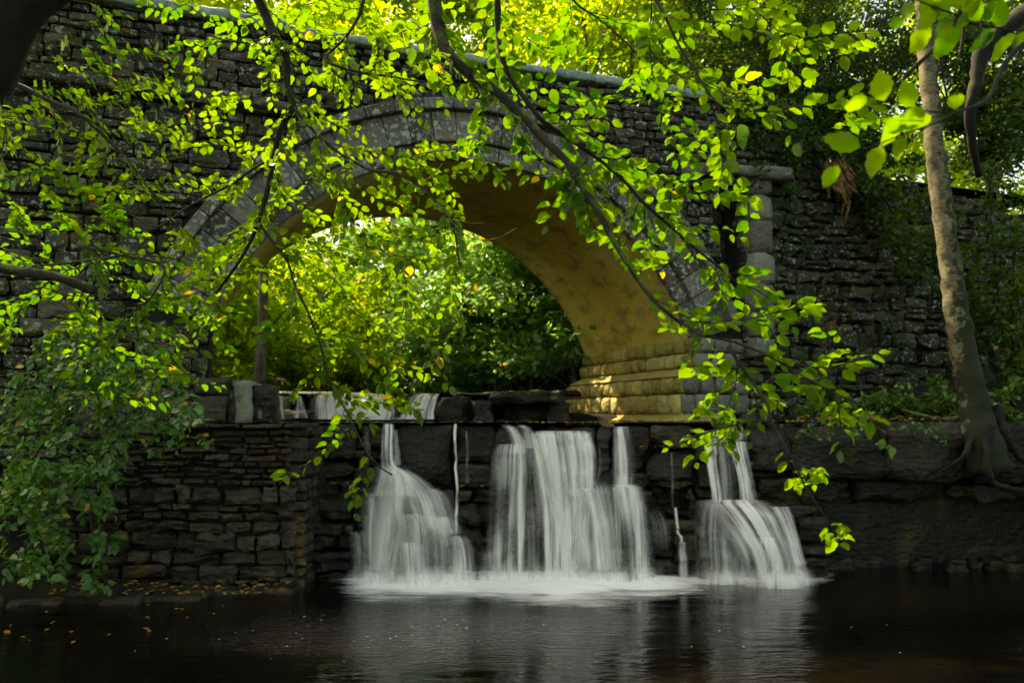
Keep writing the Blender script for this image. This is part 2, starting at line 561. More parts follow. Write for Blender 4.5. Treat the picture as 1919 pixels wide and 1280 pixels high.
# ------------------------------------------------------------------ ground, pool
def sm(a, b, x):
    t = min(1, max(0, (x - a) / (b - a)))
    return t * t * (3 - 2 * t)
def ground_z(x, y):
    s, t = st_of(x, y)
    nz = 0.35 * n3(x * 0.35, y * 0.35, 3.3) + 0.1 * n3(x * 1.3, y * 1.3, 7)
    if t < 0.3:
        front = 11.6 if x < -2.75 else (13.05 if x < 4.0 else 14.2)
        if y > front:
            z = 1.85
            if x < -5.6: z = 1.85 + 0.5 * min(3, (-5.6 - x))
            if x > 5.0: z = 1.9 + 0.45 * sm(5.0, 8.0, x) * 2 + max(0, x - 8) * 0.3
            return z + nz * 0.15
        z = -0.7
        z = max(z, -0.7 + 0.78 * sm(9.6, 10.6, y) * sm(-3.6, -4.6, x) + 2.6 * sm(-5.5, -8.5, x) * sm(8.5, 10.8, y))
        z = max(z, -0.7 + 2.5 * sm(11, 16, -x) )
        z = max(z, -0.7 + 2.5 * sm(9, 14, x))
        z = max(z, -0.7 + 1.4 * sm(4.5, 1.5, y))
        z += max(0, -y - 3) * 0.08
        return z + nz * 0.1 + 0.02
    # behind the face
    u = s - SC
    bank = (1.85 + 0.45 * sm(15.9, 16.6, y) if abs(u) < 4.2 else 2.3) + 0.10 * max(0, t - 4) + max(0, abs(u) - 3.6) * 0.42 * sm(3.5, 8, t)
    if t < THICK + 0.2 and abs(u) > 4.0:
        bank = max(bank, 1.9)
    bank = min(bank, 9)
    return bank + (nz if abs(u) > 3.8 and t > 4.5 else nz * 0.1)

def axis_vals(lo, hi, fine_lo, fine_hi, fs, cs):
    v = []
    x = lo
    while x < hi:
        v.append(x)
        x += fs if fine_lo <= x < fine_hi else cs
    v.append(hi)
    return v
xs = axis_vals(-400, 400, -16, 18, 0.35, 16)
ys = axis_vals(-400, 400, -4, 44, 0.35, 16)
gv = [(x, y, ground_z(max(-30, min(30, x)), max(-20, min(60, y)))) for y in ys for x in xs]
nx = len(xs)
gf = [(j * nx + i, j * nx + i + 1, (j + 1) * nx + i + 1, (j + 1) * nx + i) for j in range(len(ys) - 1) for i in range(nx - 1)]
tagit(mesh_obj("ground", gv, gf, M['ground']), kind="structure")

def flat_grid(name, x0, x1, y0, y1, z, mat, nxx=40, nyy=30, zf=None, parent=None):
    vv = []
    for j in range(nyy + 1):
        for i in range(nxx + 1):
            x = x0 + (x1 - x0) * i / nxx; y = y0 + (y1 - y0) * j / nyy
            vv.append((x, y, z + (zf(x, y) if zf else 0)))
    ff = [(j * (nxx + 1) + i, j * (nxx + 1) + i + 1, (j + 1) * (nxx + 1) + i + 1, (j + 1) * (nxx + 1) + i) for j in range(nyy) for i in range(nxx)]
    return mesh_obj(name, vv, ff, mat, parent)
tagit(flat_grid("pool_water", -16, 16, 1.5, 12.9, 0.0, M['pool'], 60, 40), kind="structure")

# ------------------------------------------------------------------ stones
def stone_verts(w, h, d, bulge, rng, nxg=4, nzg=3, jit=0.10):
    """rough block, front towards -Y, centred on x and z, front plane at y=0"""
    sd = rng.random() * 100
    V, F = [], []
    m = min(w, h)
    tilt = rng.uniform(-0.22, 0.22) * bulge / max(w, 0.2)
    lean = rng.uniform(-0.5, 0.3) * bulge / m
    rot = rng.uniform(-0.02, 0.02)
    cr = [rng.uniform(0.6, 2.2) for _ in range(4)]
    us = [0, 0.10, 0.5, 0.90, 1] if nxg == 4 else [i / nxg for i in range(nxg + 1)]
    us = [0] + [min(0.97, max(0.03, q + rng.uniform(-.06, .06))) for q in us[1:-1]] + [1]
    vs = [0, 0.22, 0.78, 1]
    for j in range(nzg + 1):
        for i in range(nxg + 1):
            u, v = us[i], vs[j]
            x, z = (u - 0.5) * w, (v - 0.5) * h
            inner = 0 < i < nxg and 0 < j < nzg
            y = -bulge * (1.0 if inner else 0.25) + bulge * 1.3 * n3(x * 7 + sd, z * 12, sd) + x * tilt + z * lean
            jx = jit * m * n3(u * 5 + sd, v * 5, 1.1) * 1.4
            jz = jit * m * n3(u * 4 + sd, v * 4, 5.7) * 1.6
            if (i in (0, nxg)) and (j in (0, nzg)):
                c_ = cr[(i > 0) * 2 + (j > 0)]
                x *= 1 - 0.10 * c_ * m / w; z *= 1 - 0.10 * c_
            V.append((x + jx - rot * z, y, z + jz + rot * x))
    nn = nxg + 1
    for j in range(nzg):
        for i in range(nxg):
            F.append((j * nn + i, j * nn + i + 1, (j + 1) * nn + i + 1, (j + 1) * nn + i))
    ring = [i for i in range(nn)] + [j * nn + nxg for j in range(1, nzg + 1)] + [nzg * nn + i for i in range(nxg - 1, -1, -1)] + [j * nn for j in range(nzg - 1, 0, -1)]
    b = len(V)
    for r in ring:
        V.append((V[r][0], d, V[r][2]))
    L = len(ring)
    for k in range(L):
        k2 = (k + 1) % L
        F.append((ring[k2], ring[k], b + k, b + k2))
    return V, F

class Stones:
    """collects stones of a wall: the largest become parts, the rest one joined part"""
    def __init__(self): self.items = []
    def put(self, V, F, tint, size): self.items.append((V, F, tint, size))
    def build(self, parent, mat, name="stone", rest="stonework", most=290, inview=True):
        def key(it):
            c = Vector((0, 0, 0))
            for v in it[0]: c += Vector(v)
            c /= len(it[0])
            if c.y <= 0.5: return 0
            px = 959.5 + FPX * c.x / c.y; py = 785 - FPX * (c.z - 2.2) / c.y
            vis = 1.0 if (-30 < px < 1950 and -30 < py < 1310) else 0.0
            return vis * it[3] / c.y ** 2
        self.items.sort(key=key, reverse=True)
        for V, F, t, sz in self.items[:most]:
            c = sum((Vector(v) for v in V), Vector()) / len(V)
            mesh_obj(name, V, F, mat, parent, False, t, origin=c)
        if self.items[most:]:
            mb = MB()
            for V, F, t, sz in self.items[most:]:
                mb.add(V, F, t)
            o = mb.build(rest, mat, parent, smooth=False)
            o["kind"] = "stuff"

bridge = empty("stone_bridge", W(SC, 0, 2.1), "old dark stone arch bridge with lichened arch ring spanning the stream above the waterfall", "bridge")

def top_z(s):
    if s < 1.6: return 7.98
    if s < 2.6: return 7.98 - (s - 1.6) * 0.9
    return 7.08 - (s - 2.6) * 0.1
S0, S1 = -13.5, 9.5
# recess and string course of the face
def px_to_s(px):
    k = (px - 959.5) / FPX
    return (k * BO.y - BO.x) / (BD.x - k * BD.y)
RS0, RS1 = px_to_s(1352), px_to_s(1398)
PS1 = px_to_s(1440)
def face_n(s, z):
    n = 0.0
    if RS0 < s < RS1 and 3.9 < z < 6.55: n -= 0.55
    if s >= PS1: n += 0.10
    if s < -7.4 and z > 6.8: n += 0.16
    if s < -7.4 and z < 6.8: n += 0.03 * math.sin(s * 2)
    return n
def in_arch(s, z, extra=0.0):
    u = abs(s - SC)
    if z >= SPRING: return u * u + (z - CZ) ** 2 < (RAD + extra) ** 2
    return u < 4.02 + (0 if extra == 0 else extra * 0)
rng = random.Random(3)
walls = Stones()
wing = Stones()
M['damp'] = mat_stone("damp_wall_stone", (0.003, 0.003, 0.002), (0.014, 0.0145, 0.008), (0.075, 0.074, 0.046), lich=0.60, ochre=0.7, moss=0.85, bump=1.1)
wing_root = empty("wing_wall", W(PS1 + 2, 0.1, 1.8), "damp mossy rough stone wall running right from the pilaster behind the pale tree", "wall")
z = 1.7
while z < 7.98:
    if z > 7.45: h = rng.uniform(0.10, 0.15)
    elif z > 6.75: h = rng.uniform(0.10, 0.19)
    else: h = rng.uniform(0.11, 0.30)
    z1 = min(z + h, 7.98)
    s = S0 + rng.uniform(0, 0.3)
    while s < S1:
        wd = rng.uniform(0.22, 0.62) * (0.75 if z > 6.75 else 1.0)
        s_, e_ = s, s + wd
        s = e_
        sm_, zm = (s_ + e_) / 2, (z + z1) / 2
        if zm > top_z(sm_): continue
        if in_arch(sm_, zm, 0.90 if zm > SPRING - 0.3 else 0.0): 
            continue
        ex = RAD + 0.90
        if zm >= SPRING - 0.0:
            hw = math.sqrt(max(0, ex * ex - (zm - CZ) ** 2))
            if s_ < SC + hw and e_ > SC + hw: s_ = SC + hw
            if s_ < SC - hw and e_ > SC - hw: e_ = SC - hw
        else:
            if s_ < 0 and e_ > 0: s_ = 0.0
            if s_ < -SPAN < e_: e_ = -SPAN
        if e_ - s_ < 0.08: continue
        sm_ = (s_ + e_) / 2
        hh = z1 - z
        two = hh > 0.2 and rng.random() < 0.35
        for q in range(2 if two else 1):
            zz0 = z + q * hh / 2 if two else z
            zz1 = zz0 + (hh / 2 if two else hh)
            zc = (zz0 + zz1) / 2
            wv = (0.08 if sm_ < PS1 else 0.16) * n3(sm_ * 0.55, z * 0.6, 9) + rng.uniform(-0.008, 0.008)
            n0 = face_n(sm_, zc) + rng.uniform(-0.03, 0.035) * (1 if sm_ < PS1 else 1.8)
            V, F = stone_verts(e_ - s_ - 0.022, zz1 - zz0 - 0.020, 0.14, rng.uniform(0.02, 0.055) * (1 if sm_ < PS1 else 1.5), rng, jit=0.13 if sm_ < PS1 else 0.28)
            Vw = [W(sm_ + v[0], n0 - v[1] + 0.02, zc + v[2] + wv) for v in V]
            (wing if sm_ > PS1 else walls).put(Vw, F, rng.random(), (e_ - s_) * (zz1 - zz0))
    z = z1
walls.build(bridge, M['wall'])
wing.build(wing_root, M['damp'])

# backing of the near and far faces, deck, barrel
def face_grid(n_off, sgn, name):
    V, F, idx = [], [], {}
    ds = 0.12
    ni, nj = int((S1 - S0) / ds), int((8.0 - 1.6) / ds)
    def vid(i, j):
        if (i, j) not in idx:
            s, zz = S0 + i * ds, 1.6 + j * ds
            idx[(i, j)] = len(V)
            nn = face_n(s, zz) if sgn > 0 else 0
            V.append(W(s, n_off + nn, zz))
        return idx[(i, j)]
    for i in range(ni):
        for j in range(nj):
            s, zz = S0 + (i + 0.5) * ds, 1.6 + (j + 0.5) * ds
            if in_arch(s, zz, 0.12) or zz > top_z(s) - 0.03: continue
            F.append((vid(i, j), vid(i + 1, j), vid(i + 1, j + 1), vid(i, j + 1)))
    return mesh_obj(name, V, F, M['joint'], bridge, False, 0.2)
face_grid(-0.06, 1, "core_wall")
face_grid(-THICK, -1, "far_wall")
# road deck with inner parapet faces
V = [W(S0, -0.35, 7.1), W(S1, -0.35, 7.1), W(S1, -THICK, 7.1), W(S0, -THICK, 7.1),
     W(S0, -0.35, 7.9), W(1.6, -0.35, 7.9), W(1.6, -0.35, 7.1)]
mesh_obj("road_deck", V, [(0, 1, 2, 3), (0, 6, 5, 4)], M['ground'], bridge, False)

# soffit
nA, nT = 56, 20
V, F = [], []
for i in range(nA + 1):
    a = -ANG + 2 * ANG * i / nA
    for j in range(nT + 1):
        t = 0.02 + (THICK - 0.02) * j / nT
        V.append(W(SC + RAD * math.sin(a), -t, CZ + RAD * math.cos(a)))
for i in range(nA):
    for j in range(nT):
        F.append((i * (nT + 1) + j, i * (nT + 1) + j + 1, (i + 1) * (nT + 1) + j + 1, (i + 1) * (nT + 1) + j))
base = len(V)
for i in range(nA + 1):
    a = -ANG + 2 * ANG * i / nA
    for t in (0.02, THICK):
        V.append(W(SC + (RAD + 0.4) * math.sin(a), -t, CZ + (RAD + 0.4) * math.cos(a)))
for i in range(nA):
    F.append((i * (nT + 1) + nT, (i + 1) * (nT + 1) + nT, base + (i + 1) * 2 + 1, base + i * 2 + 1))
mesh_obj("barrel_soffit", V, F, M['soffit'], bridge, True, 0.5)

# arch rings
def ring(name, r0, r1, n_front, depth, count, mat, rng, far=False):
    for k in range(count):
        a0 = -ANG + 2 * ANG * k / count
        a1 = -ANG + 2 * ANG * (k + 1) / count
        g = 0.009 / r1
        a0 += g; a1 -= g
        nf = n_front + rng.uniform(-0.006, 0.006)
        V, F = [], []
        sub, rr = 3, [r0 + 0.002, r0 + 0.02, r1 - 0.02, r1 - 0.002]
        fr = [nf - 0.015, nf, nf, nf - 0.015]
        for i in range(sub + 1):
            a = a0 + (a1 - a0) * i / sub
            e = 0.008 if i in (0, sub) else 0
            for r, f in zip(rr, fr):
                V.append(W(SC + r * math.sin(a), f - e, CZ + r * math.cos(a)))
            V.append(W(SC + rr[-1] * math.sin(a), nf - depth, CZ + rr[-1] * math.cos(a)))
            V.append(W(SC + rr[0] * math.sin(a), nf - depth, CZ + rr[0] * math.cos(a)))
        q = 6
        for i in range(sub):
            for j in range(q):
                j2 = (j + 1) % q
                F.append((i * q + j, (i + 1) * q + j, (i + 1) * q + j2, i * q + j2))
        F.append(tuple(range(q)))
        F.append(tuple(sub * q + j for j in range(q))[::-1])
        c = sum(V, Vector()) / len(V)
        mesh_obj(name, V, F, mat, bridge, False, rng.random(), origin=c)
rg = random.Random(5)
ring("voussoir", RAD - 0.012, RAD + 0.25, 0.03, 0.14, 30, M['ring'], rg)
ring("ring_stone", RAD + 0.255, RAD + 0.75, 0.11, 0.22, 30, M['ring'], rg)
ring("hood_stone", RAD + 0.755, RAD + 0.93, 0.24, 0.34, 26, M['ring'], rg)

# coping
s = S0
rng = random.Random(8)
while s < 2.7:
    wd = rng.uniform(0.45, 0.95)
    sm_ = s + wd / 2
    tz = top_z(sm_)
    V, F = stone_verts(wd - 0.004, 0.15, 0.5, 0.035, rng, jit=0.12)
    dz = (top_z(s + wd) - top_z(s)) / wd
    nn = face_n(sm_, 7.9) + 0.09
    Vw = [W(sm_ + v[0], nn - v[1], tz + 0.075 + v[2] + dz * v[0]) for v in V]
    c = sum(Vw, Vector()) / len(Vw)
    mesh_obj("coping_stone", Vw, F, M['coping'], bridge, True, rng.random(), origin=c)
    s += wd

# right pier plinth (inner face of the barrel) + near return face
rng = random.Random(21)
def pier_block(t0, t1, z0, z1, out, name="plinth_block", mat=None):
    V, F = stone_verts(t1 - t0 - 0.018, z1 - z0 - 0.014, 0.25, rng.uniform(0.035, 0.07), rng, jit=0.05)
    tm, zm = (t0 + t1) / 2, (z0 + z1) / 2
    Vw = [W(-out + v[1], -(tm + v[0]), zm + v[2]) for v in V]
    c = sum(Vw, Vector()) / len(Vw)
    mesh_obj(name, Vw, [f[::-1] for f in F], mat or M['plinth'], bridge, True, rng.random(), origin=c)
rows = [(3.36, 3.62, 0.02), (3.09, 3.355, 0.06), (2.63, 2.92, 0.40), (2.27, 2.62, 0.46)]
for (z0, z1, o) in rows:
    t = -0.12 if o < 0.2 else -0.3
    while t < THICK:
        wd = rng.uniform(0.26, 0.42)
        pier_block(t, min(t + wd, THICK + 0.05), z0, z1, o)
        t += wd
# weathered slope between the two halves and the base apron
V = [W(-0.09, 0.12, 3.09), W(-0.09, -THICK, 3.09), W(-0.44, -THICK, 2.93), W(-0.44, 0.3, 2.93), W(0.3, 0.3, 2.93), W(0.3, 0.12, 3.09)]
mesh_obj("plinth_slope", V, [(0, 1, 2, 3), (0, 3, 4, 5)], M['plinth'], bridge, False, 0.6)
V = [W(-0.40, 0.3, 2.30), W(-0.40, -THICK, 2.30), W(-0.75, -THICK, 2.16), W(-0.75, 0.42, 2.16), W(0.6, 0.42, 2.16), W(0.6, 0.3, 2.30)]
mesh_obj("plinth_apron", V, [(0, 1, 2, 3), (0, 3, 4, 5)], M['plinth'], bridge, False, 0.5)
# near return of the plinth
for (z0, z1, o) in rows:
    s = -o + 0.0
    while s < 0.75:
        wd = rng.uniform(0.25, 0.4)
        V, F = stone_verts(wd - 0.018, z1 - z0 - 0.014, 0.3, rng.uniform(0.03, 0.06), rng, jit=0.05)
        Vw = [W(s + wd / 2 + v[0], (0.13 if o < 0.2 else 0.3) - v[1], (z0 + z1) / 2 + v[2]) for v in V]
        c = sum(Vw, Vector()) / len(Vw)
        mesh_obj("plinth_block", Vw, F, M['pale'], bridge, True, rng.random(), origin=c)
        s += wd
# inner wall of the left pier
V = [W(-SPAN, 0, 1.9), W(-SPAN, -THICK, 1.9), W(-SPAN, -THICK, 3.6), W(-SPAN, 0, 3.6), W(0.02, 0, 1.9), W(0.02, -THICK, 1.9), W(0.02, -THICK, 3.62), W(0.02, 0, 3.62)]
mesh_obj("pier_wall", V, [(0, 3, 2, 1), (4, 5, 6, 7)], M['plinth'], bridge, False, 0.4)

# pilaster beside the recess, lintel over it
rng = random.Random(31)
zz = 3.3
while zz < 6.5:
    h = rng.uniform(0.35, 0.62)
    V, F = stone_verts(PS1 - RS1 - 0.02, h - 0.015, 0.5, 0.05, rng, jit=0.12)
    Vw = [W((PS1 + RS1) / 2 + v[0], 0.25 - v[1], zz + h / 2 + v[2]) for v in V]
    c = sum(Vw, Vector()) / len(Vw)
    mesh_obj("pilaster_block", Vw, F, M['pale'], bridge, True, rng.random(), origin=c)
    zz += h
for (a, b, z0, z1, n0) in ((RS0 - 0.4, RS1 + 0.1, 6.55, 6.75, 0.35), (RS1 + 0.1, PS1 + 0.35, 6.55, 6.78, 0.42), (RS0 - 0.75, RS0 - 0.35, 6.5, 6.75, 0.18)):
    V, F = stone_verts(b - a - 0.02, z1 - z0, 0.5, 0.05, rng, jit=0.15)
    Vw = [W((a + b) / 2 + v[0], n0 - v[1], (z0 + z1) / 2 + v[2]) for v in V]
    c = sum(Vw, Vector()) / len(Vw)
    mesh_obj("lintel_block", Vw, F, M['pale'], bridge, True, rng.random(), origin=c)
# string course at the left, dark shadow gap under it
s = S0
while s < -7.3:
    wd = rng.uniform(0.5, 0.9)
    V, F = stone_verts(wd - 0.02, 0.12, 0.4, 0.04, rng, jit=0.15)
    Vw = [W(s + wd / 2 + v[0], 0.24 - v[1], 6.80 + v[2]) for v in V]
    c = sum(Vw, Vector()) / len(Vw)
    mesh_obj("string_course_stone", Vw, F, M['wall'], bridge, True, rng.random(), origin=c)
    s += wd

# ------------------------------------------------------------------ rocks
def rock(x0, x1, y0, y1, z0, z1, seed, amp=0.05, res=7, flat=0.5, layers=0.0):
    """weathered block filling a box; returns verts, faces"""
    sx, sy, sz = x1 - x0, y1 - y0, z1 - z0
    cx, cy, cz = (x0 + x1) / 2, (y0 + y1) / 2, (z0 + z1) / 2
    nx_, ny_, nz_ = [max(3, min(res, int(d / (min(sx, sy, sz) / 4.0)))) for d in (sx, sy, sz)]
    V, F, idx = [], [], {}
    def vid(i, j, k):
        key = (i, j, k)
        if key not in idx:
            u, v, w_ = i / nx_ * 2 - 1, j / ny_ * 2 - 1, k / nz_ * 2 - 1
            p = 22.0
            L = (abs(u) ** p + abs(v) ** p + abs(w_) ** p) ** (1 / p)
            M_ = max(abs(u), abs(v), abs(w_))
            f = M_ / L if L > 0 else 1
            x, y, zq = cx + u * f * sx / 2, cy + v * f * sy / 2, cz + w_ * f * sz / 2
            q = Vector((x * 1.6 + seed, y * 1.6, zq * 2.4))
            d = mnoise.noise(q) * amp * 1.8 + mnoise.noise(q * 3.3) * amp * 1.1 + abs(mnoise.noise(q * 1.7 + Vector((5, 5, 5)))) * -amp * 1.6
            d2 = mnoise.noise(q + Vector((17, 3, 9))) * amp * 1.2
            if layers:
                d2 += layers * 1.6 * (mnoise.noise(Vector((seed, x * 0.6, zq * 11)))) - layers * 1.2 * (abs(mnoise.noise(Vector((seed, x * 0.4, zq * 5)))) < 0.12)
            idx[key] = len(V)
            V.append(Vector((x + u * d, y + v * (d + d2) if j in (0, ny_) or True else y, zq + w_ * d * flat)))
        return idx[key]
    for i in range(nx_):
        for j in range(ny_):
            F.append((vid(i, j, 0), vid(i, j + 1, 0), vid(i + 1, j + 1, 0), vid(i + 1, j, 0)))
            F.append((vid(i, j, nz_), vid(i + 1, j, nz_), vid(i + 1, j + 1, nz_), vid(i, j + 1, nz_)))
    for i in range(nx_):
        for k in range(nz_):
            F.append((vid(i, 0, k), vid(i + 1, 0, k), vid(i + 1, 0, k + 1), vid(i, 0, k + 1)))
            F.append((vid(i, ny_, k), vid(i, ny_, k + 1), vid(i + 1, ny_, k + 1), vid(i + 1, ny_, k)))
    for j in range(ny_):
        for k in range(nz_):
            F.append((vid(0, j, k), vid(0, j, k + 1), vid(0, j + 1, k + 1), vid(0, j + 1, k)))
            F.append((vid(nx_, j, k), vid(nx_, j + 1, k), vid(nx_, j + 1, k + 1), vid(nx_, j, k + 1)))
    return V, F

def put_rock(parent, name, box, seed, mat, amp=0.05, res=7, layers=0.0, smooth=True, rot=0.0):
    V, F = rock(*box, seed, amp, res, layers=layers)
    c = sum(V, Vector()) / len(V)
    if rot:
        mt = Matrix.Rotation(rot, 3, 'Z')
        V = [c + mt @ (v - c) for v in V]
    return mesh_obj(name, V, F, mat, parent, smooth, (seed * 0.37) % 1.0, origin=c)

# ledge
ledge = empty("rock_ledge", (0, 12.6, 0), kind="structure")
FY = 12.60
def pxx(px, Y): return (px - 959.5) / FPX * Y
def prof(px, z):
    """how far the rock steps out in front of the lip at photo column px, height z"""
    d = 0.0
    if 640 < px < 905:
        lo = sm(1.45, 0.0, z)
        wgt = sm(640, 690, px) * (1 - 0.6 * sm(850, 905, px))
        d = max(d, wgt * (0.15 * sm(1.5, 1.35, z) + 0.5 * lo))
    if 905 <= px < 1140: d = max(d, 0.10 + 0.18 * sm(1.0, 0.0, z))
    if 1060 <= px < 1240: d = max(d, 0.32 * sm(1.36, 1.26, z) + 0.25 * sm(1.2, 0, z))
    if 1240 <= px < 1300: d = max(d, 0.2 * sm(0.9, 0.8, z) + 0.3 * sm(0.5, 0.4, z))
    if 1285 <= px < 1530: d = max(d, 0.40 * sm(1.08, 0.98, z) + 0.33 * sm(0.95, 0, z))
    if 560 < px <= 660: d = max(d, 0.1 + 0.5 * sm(1.2, 1.0, z))
    return d
rng = random.Random(12)
# large explicit lip slabs: px0, px1, z0, z1
lip = [(573, 668, 1.62, 2.10), (668, 742, 1.75, 2.11), (742, 848, 1.22, 2.12), (848, 932, 1.55, 2.11), (848, 932, 1.20, 1.54),
       (932, 1000, 1.60, 2.09), (1000, 1120, 1.55, 2.08), (1120, 1145, 1.4, 2.10), (1145, 1215, 1.45, 2.08), (1215, 1300, 1.75, 2.12),
       (1300, 1400, 1.6, 1.98), (1400, 1492, 1.45, 1.95), (1215, 1300, 1.30, 1.74)]
k = 0
for (a, b, z0, z1) in lip:
    k += 1
    Y = FY - prof((a + b) / 2, (z0 + z1) / 2)
    x0, x1 = pxx(a + 1, Y), pxx(b - 1, Y)
    put_rock(ledge, "rock_slab", (x0, x1, Y - rng.uniform(-0.06, 0.08), Y + 1.2, z0 + 0.01, z1), 3.7 * k, M['wet'], 0.05, 14, 0.035)
# lower strata: each stretch of the face has beds of its own
for (ga, gb, top) in [(556, 668, 1.60), (668, 752, 1.72), (752, 850, 1.20), (850, 934, 1.18), (934, 1062, 1.58), (1062, 1150, 1.5), (1150, 1218, 1.42), (1218, 1302, 1.28), (1302, 1402, 1.58), (1402, 1470, 1.43), (1470, 1545, 0.95)]:
    z = -0.15
    while z < top - 0.05:
        h = rng.uniform(0.10, 0.42)
        z1 = min(z + h, top)
        x = ga
        nb = rng.choice([1, 1, 2, 2, 3])
        cuts = sorted([ga, gb] + [rng.uniform(ga + 15, gb - 15) for _ in range(nb - 1)])
        for x, xe in zip(cuts[:-1], cuts[1:]):
            if xe - x < 10: continue
            xc = (x + xe) / 2
            Y = FY - prof(xc, z + h / 2) + rng.uniform(-0.04, 0.20)
            k += 1
            put_rock(ledge, "rock_block", (pxx(x + 0.5, Y), pxx(xe - 0.5, Y), Y, Y + 0.8, z + 0.006, z1 + rng.uniform(-0.03, 0.0)), 2.9 * k, M['wet'], 0.06, 10, 0.045)
        z = z1
V, F = rock(-2.7, 11.0, 12.95, 15.6, -0.6, 2.02, 1.0, 0.02, 20)
mesh_obj("bedrock", V, F, M['wet'], ledge, True, 0.3)
V, F = rock(-7.5, -2.72, 11.62, 15.6, -0.6, 2.03, 5.0, 0.02, 16)
mesh_obj("bedrock", V, F, M['wet'], ledge, True, 0.3)

# right hand overhanging slab and its recessed layers
rb = [(1492, 1660, 1.30, 2.08, 12.35), (1655, 1835, 1.33, 2.16, 12.25), (1832, 1990, 1.25, 2.1, 12.3),
      (1500, 1600, 0.98, 1.27, 12.75), (1600, 1770, 0.96, 1.28, 12.65), (1770, 1960, 1.0, 1.24, 12.6),
      (1510, 1660, 0.35, 0.93, 13.15), (1662, 1850, 0.30, 0.93, 13.2), (1852, 2000, 0.35, 0.95, 13.1),
      (1500, 1620, -0.2, 0.33, 13.0), (1622, 1790, -0.2, 0.28, 13.05), (1790, 1990, -0.2, 0.33, 12.9),
      (1525, 1600, -0.1, 0.22, 12.35), (1990, 2200, -0.3, 2.2, 12.1)]
for i, (a, b, z0, z1, Y) in enumerate(rb):
    put_rock(ledge, "rock_slab", (pxx(a + 1, Y), pxx(b - 1, Y), Y, Y + 1.6, z0, z1), 11.3 + 4.1 * i, M['wet'], 0.07, 18, 0.05)
# rubble at the right foot
for i in range(16):
    px = rng.uniform(1700, 1900)
    Y = rng.uniform(12.6, 12.95); sz = rng.uniform(0.06, 0.16)
    x = pxx(px, Y)
    put_rock(ledge, "rock_block", (x - sz, x + sz, Y - sz, Y + sz, -0.06, 0.06 + rng.uniform(0, 0.16)), 50 + i * 1.7, M['wet'], 0.04, 4)

# upper step under the arch
def upper_step(px0, px1, z0, z1, Y, n, seedb, mat=None, nm="rock_slab"):
    w_ = (px1 - px0) / n
    for i in range(n):
        a, b = px0 + i * w_, px0 + (i + 1) * w_
        Yk = Y + rng.uniform(-0.2, 0.2)
        put_rock(ledge, nm, (pxx(a + 1, Yk), pxx(b - 1, Yk), Yk, Yk + 1.4, z0, z1 + rng.uniform(-0.05, 0.02)), seedb + i * 2.3, mat or M['wet'], 0.04, 6, 0.02)
for i, (a_, b_, z0, z1, Y_) in enumerate([(498, 610, 2.0, 2.38, 15.3), (612, 735, 2.0, 2.44, 15.2), (738, 835, 2.0, 2.40, 15.25), (500, 580, 2.36, 2.62, 15.9), (575, 705, 2.4, 2.66, 15.8), (708, 850, 2.38, 2.63, 15.9),
        (822, 885, 2.0, 2.62, 15.2), (880, 925, 2.0, 2.52, 14.9), (915, 1062, 2.46, 2.68, 15.0), (925, 1058, 2.0, 2.16, 14.8), (1030, 1075, 2.0, 2.5, 15.3), (930, 1040, 2.1, 2.46, 15.7), (848, 960, 2.58, 2.70, 15.6),
        (690, 760, 2.08, 2.22, 14.5), (1000, 1090, 2.62, 2.74, 16.0)]):
    put_rock(ledge, "rock_slab", (pxx(a_, Y_), pxx(b_, Y_), Y_, Y_ + 1.3, z0, z1), 90 + i * 3.3, M['wet'], 0.075, 12, 0.05)
# blocks at the left of the upper stream
lb = [(355, 428, 705, 741, 11.75), (358, 424, 741, 776, 11.8), (430, 441, 722, 777, 11.9), (446, 458, 726, 776, 11.95), (463, 478, 724, 775, 12.0), (482, 491, 730, 774, 12.05), (496, 509, 735, 774, 12.1), (452, 500, 742, 758, 12.1), (426, 470, 714, 722, 11.92), (468, 508, 722, 729, 12.02)]
for i, (a, b, ya, yb, Y) in enumerate(lb):
    p0, p1 = P(a, yb, Y), P(b, ya, Y)
    put_rock(ledge, "dressed_block", (p0.x, p1.x, Y, Y + (0.55 if i < 2 else 0.4 + 0.1 * (i % 3)), min(p0.z, 2.1 if ya > 738 or ya > 712 and i > 1 else p0.z), p1.z), 140 + i * 3.1, M['pale'] if i in (3, 5, 8) else M['wetwall'], 0.03, 8)

# left retaining wall of thin stones
ret = empty("retaining_wall", (pxx(390, 11.35), 11.35, 0), "low dark wet wall of thin stacked stones left of the waterfall", "wall")
rng = random.Random(77)
rw = Stones()
RX0, RX1 = pxx(150, 11.35), pxx(562, 11.35)
z = -0.05
RY = 11.36
while z < 2.06:
    h = rng.uniform(0.055, 0.11) if z > 1.15 else rng.choice([rng.uniform(0.06, 0.12), rng.uniform(0.14, 0.25)])
    z1 = min(z + h, 2.08)
    x = RX0 + rng.uniform(-0.2, 0)
    xend = RX1 - (0.10 if z > 1.45 else 0)
    while x < xend:
        wd = rng.uniform(0.14, 0.5) if rng.random() < 0.8 else rng.uniform(0.07, 0.15)
        if h > 0.14: wd = rng.uniform(0.16, 0.65)
        e = min(x + wd, xend)
        if e - x > 0.07 and z1 - z > 0.03:
            V, F = stone_verts(e - x - 0.02, z1 - z - 0.018, 0.25, rng.uniform(0.02, 0.06), rng, jit=0.24)
            yo = RY + rng.uniform(-0.09, 0.05) + 0.06 * z
            wv = 0.07 * n3(x * 0.8, z * 0.7, 4) + rng.uniform(-0.008, 0.008)
            Vw = [Vector((x + (e - x) / 2 + v[0], yo + v[1], (z + z1) / 2 + v[2] + wv)) for v in V]
            rw.put(Vw, F, rng.random(), (e - x) * (z1 - z))
        x += wd
    z = z1
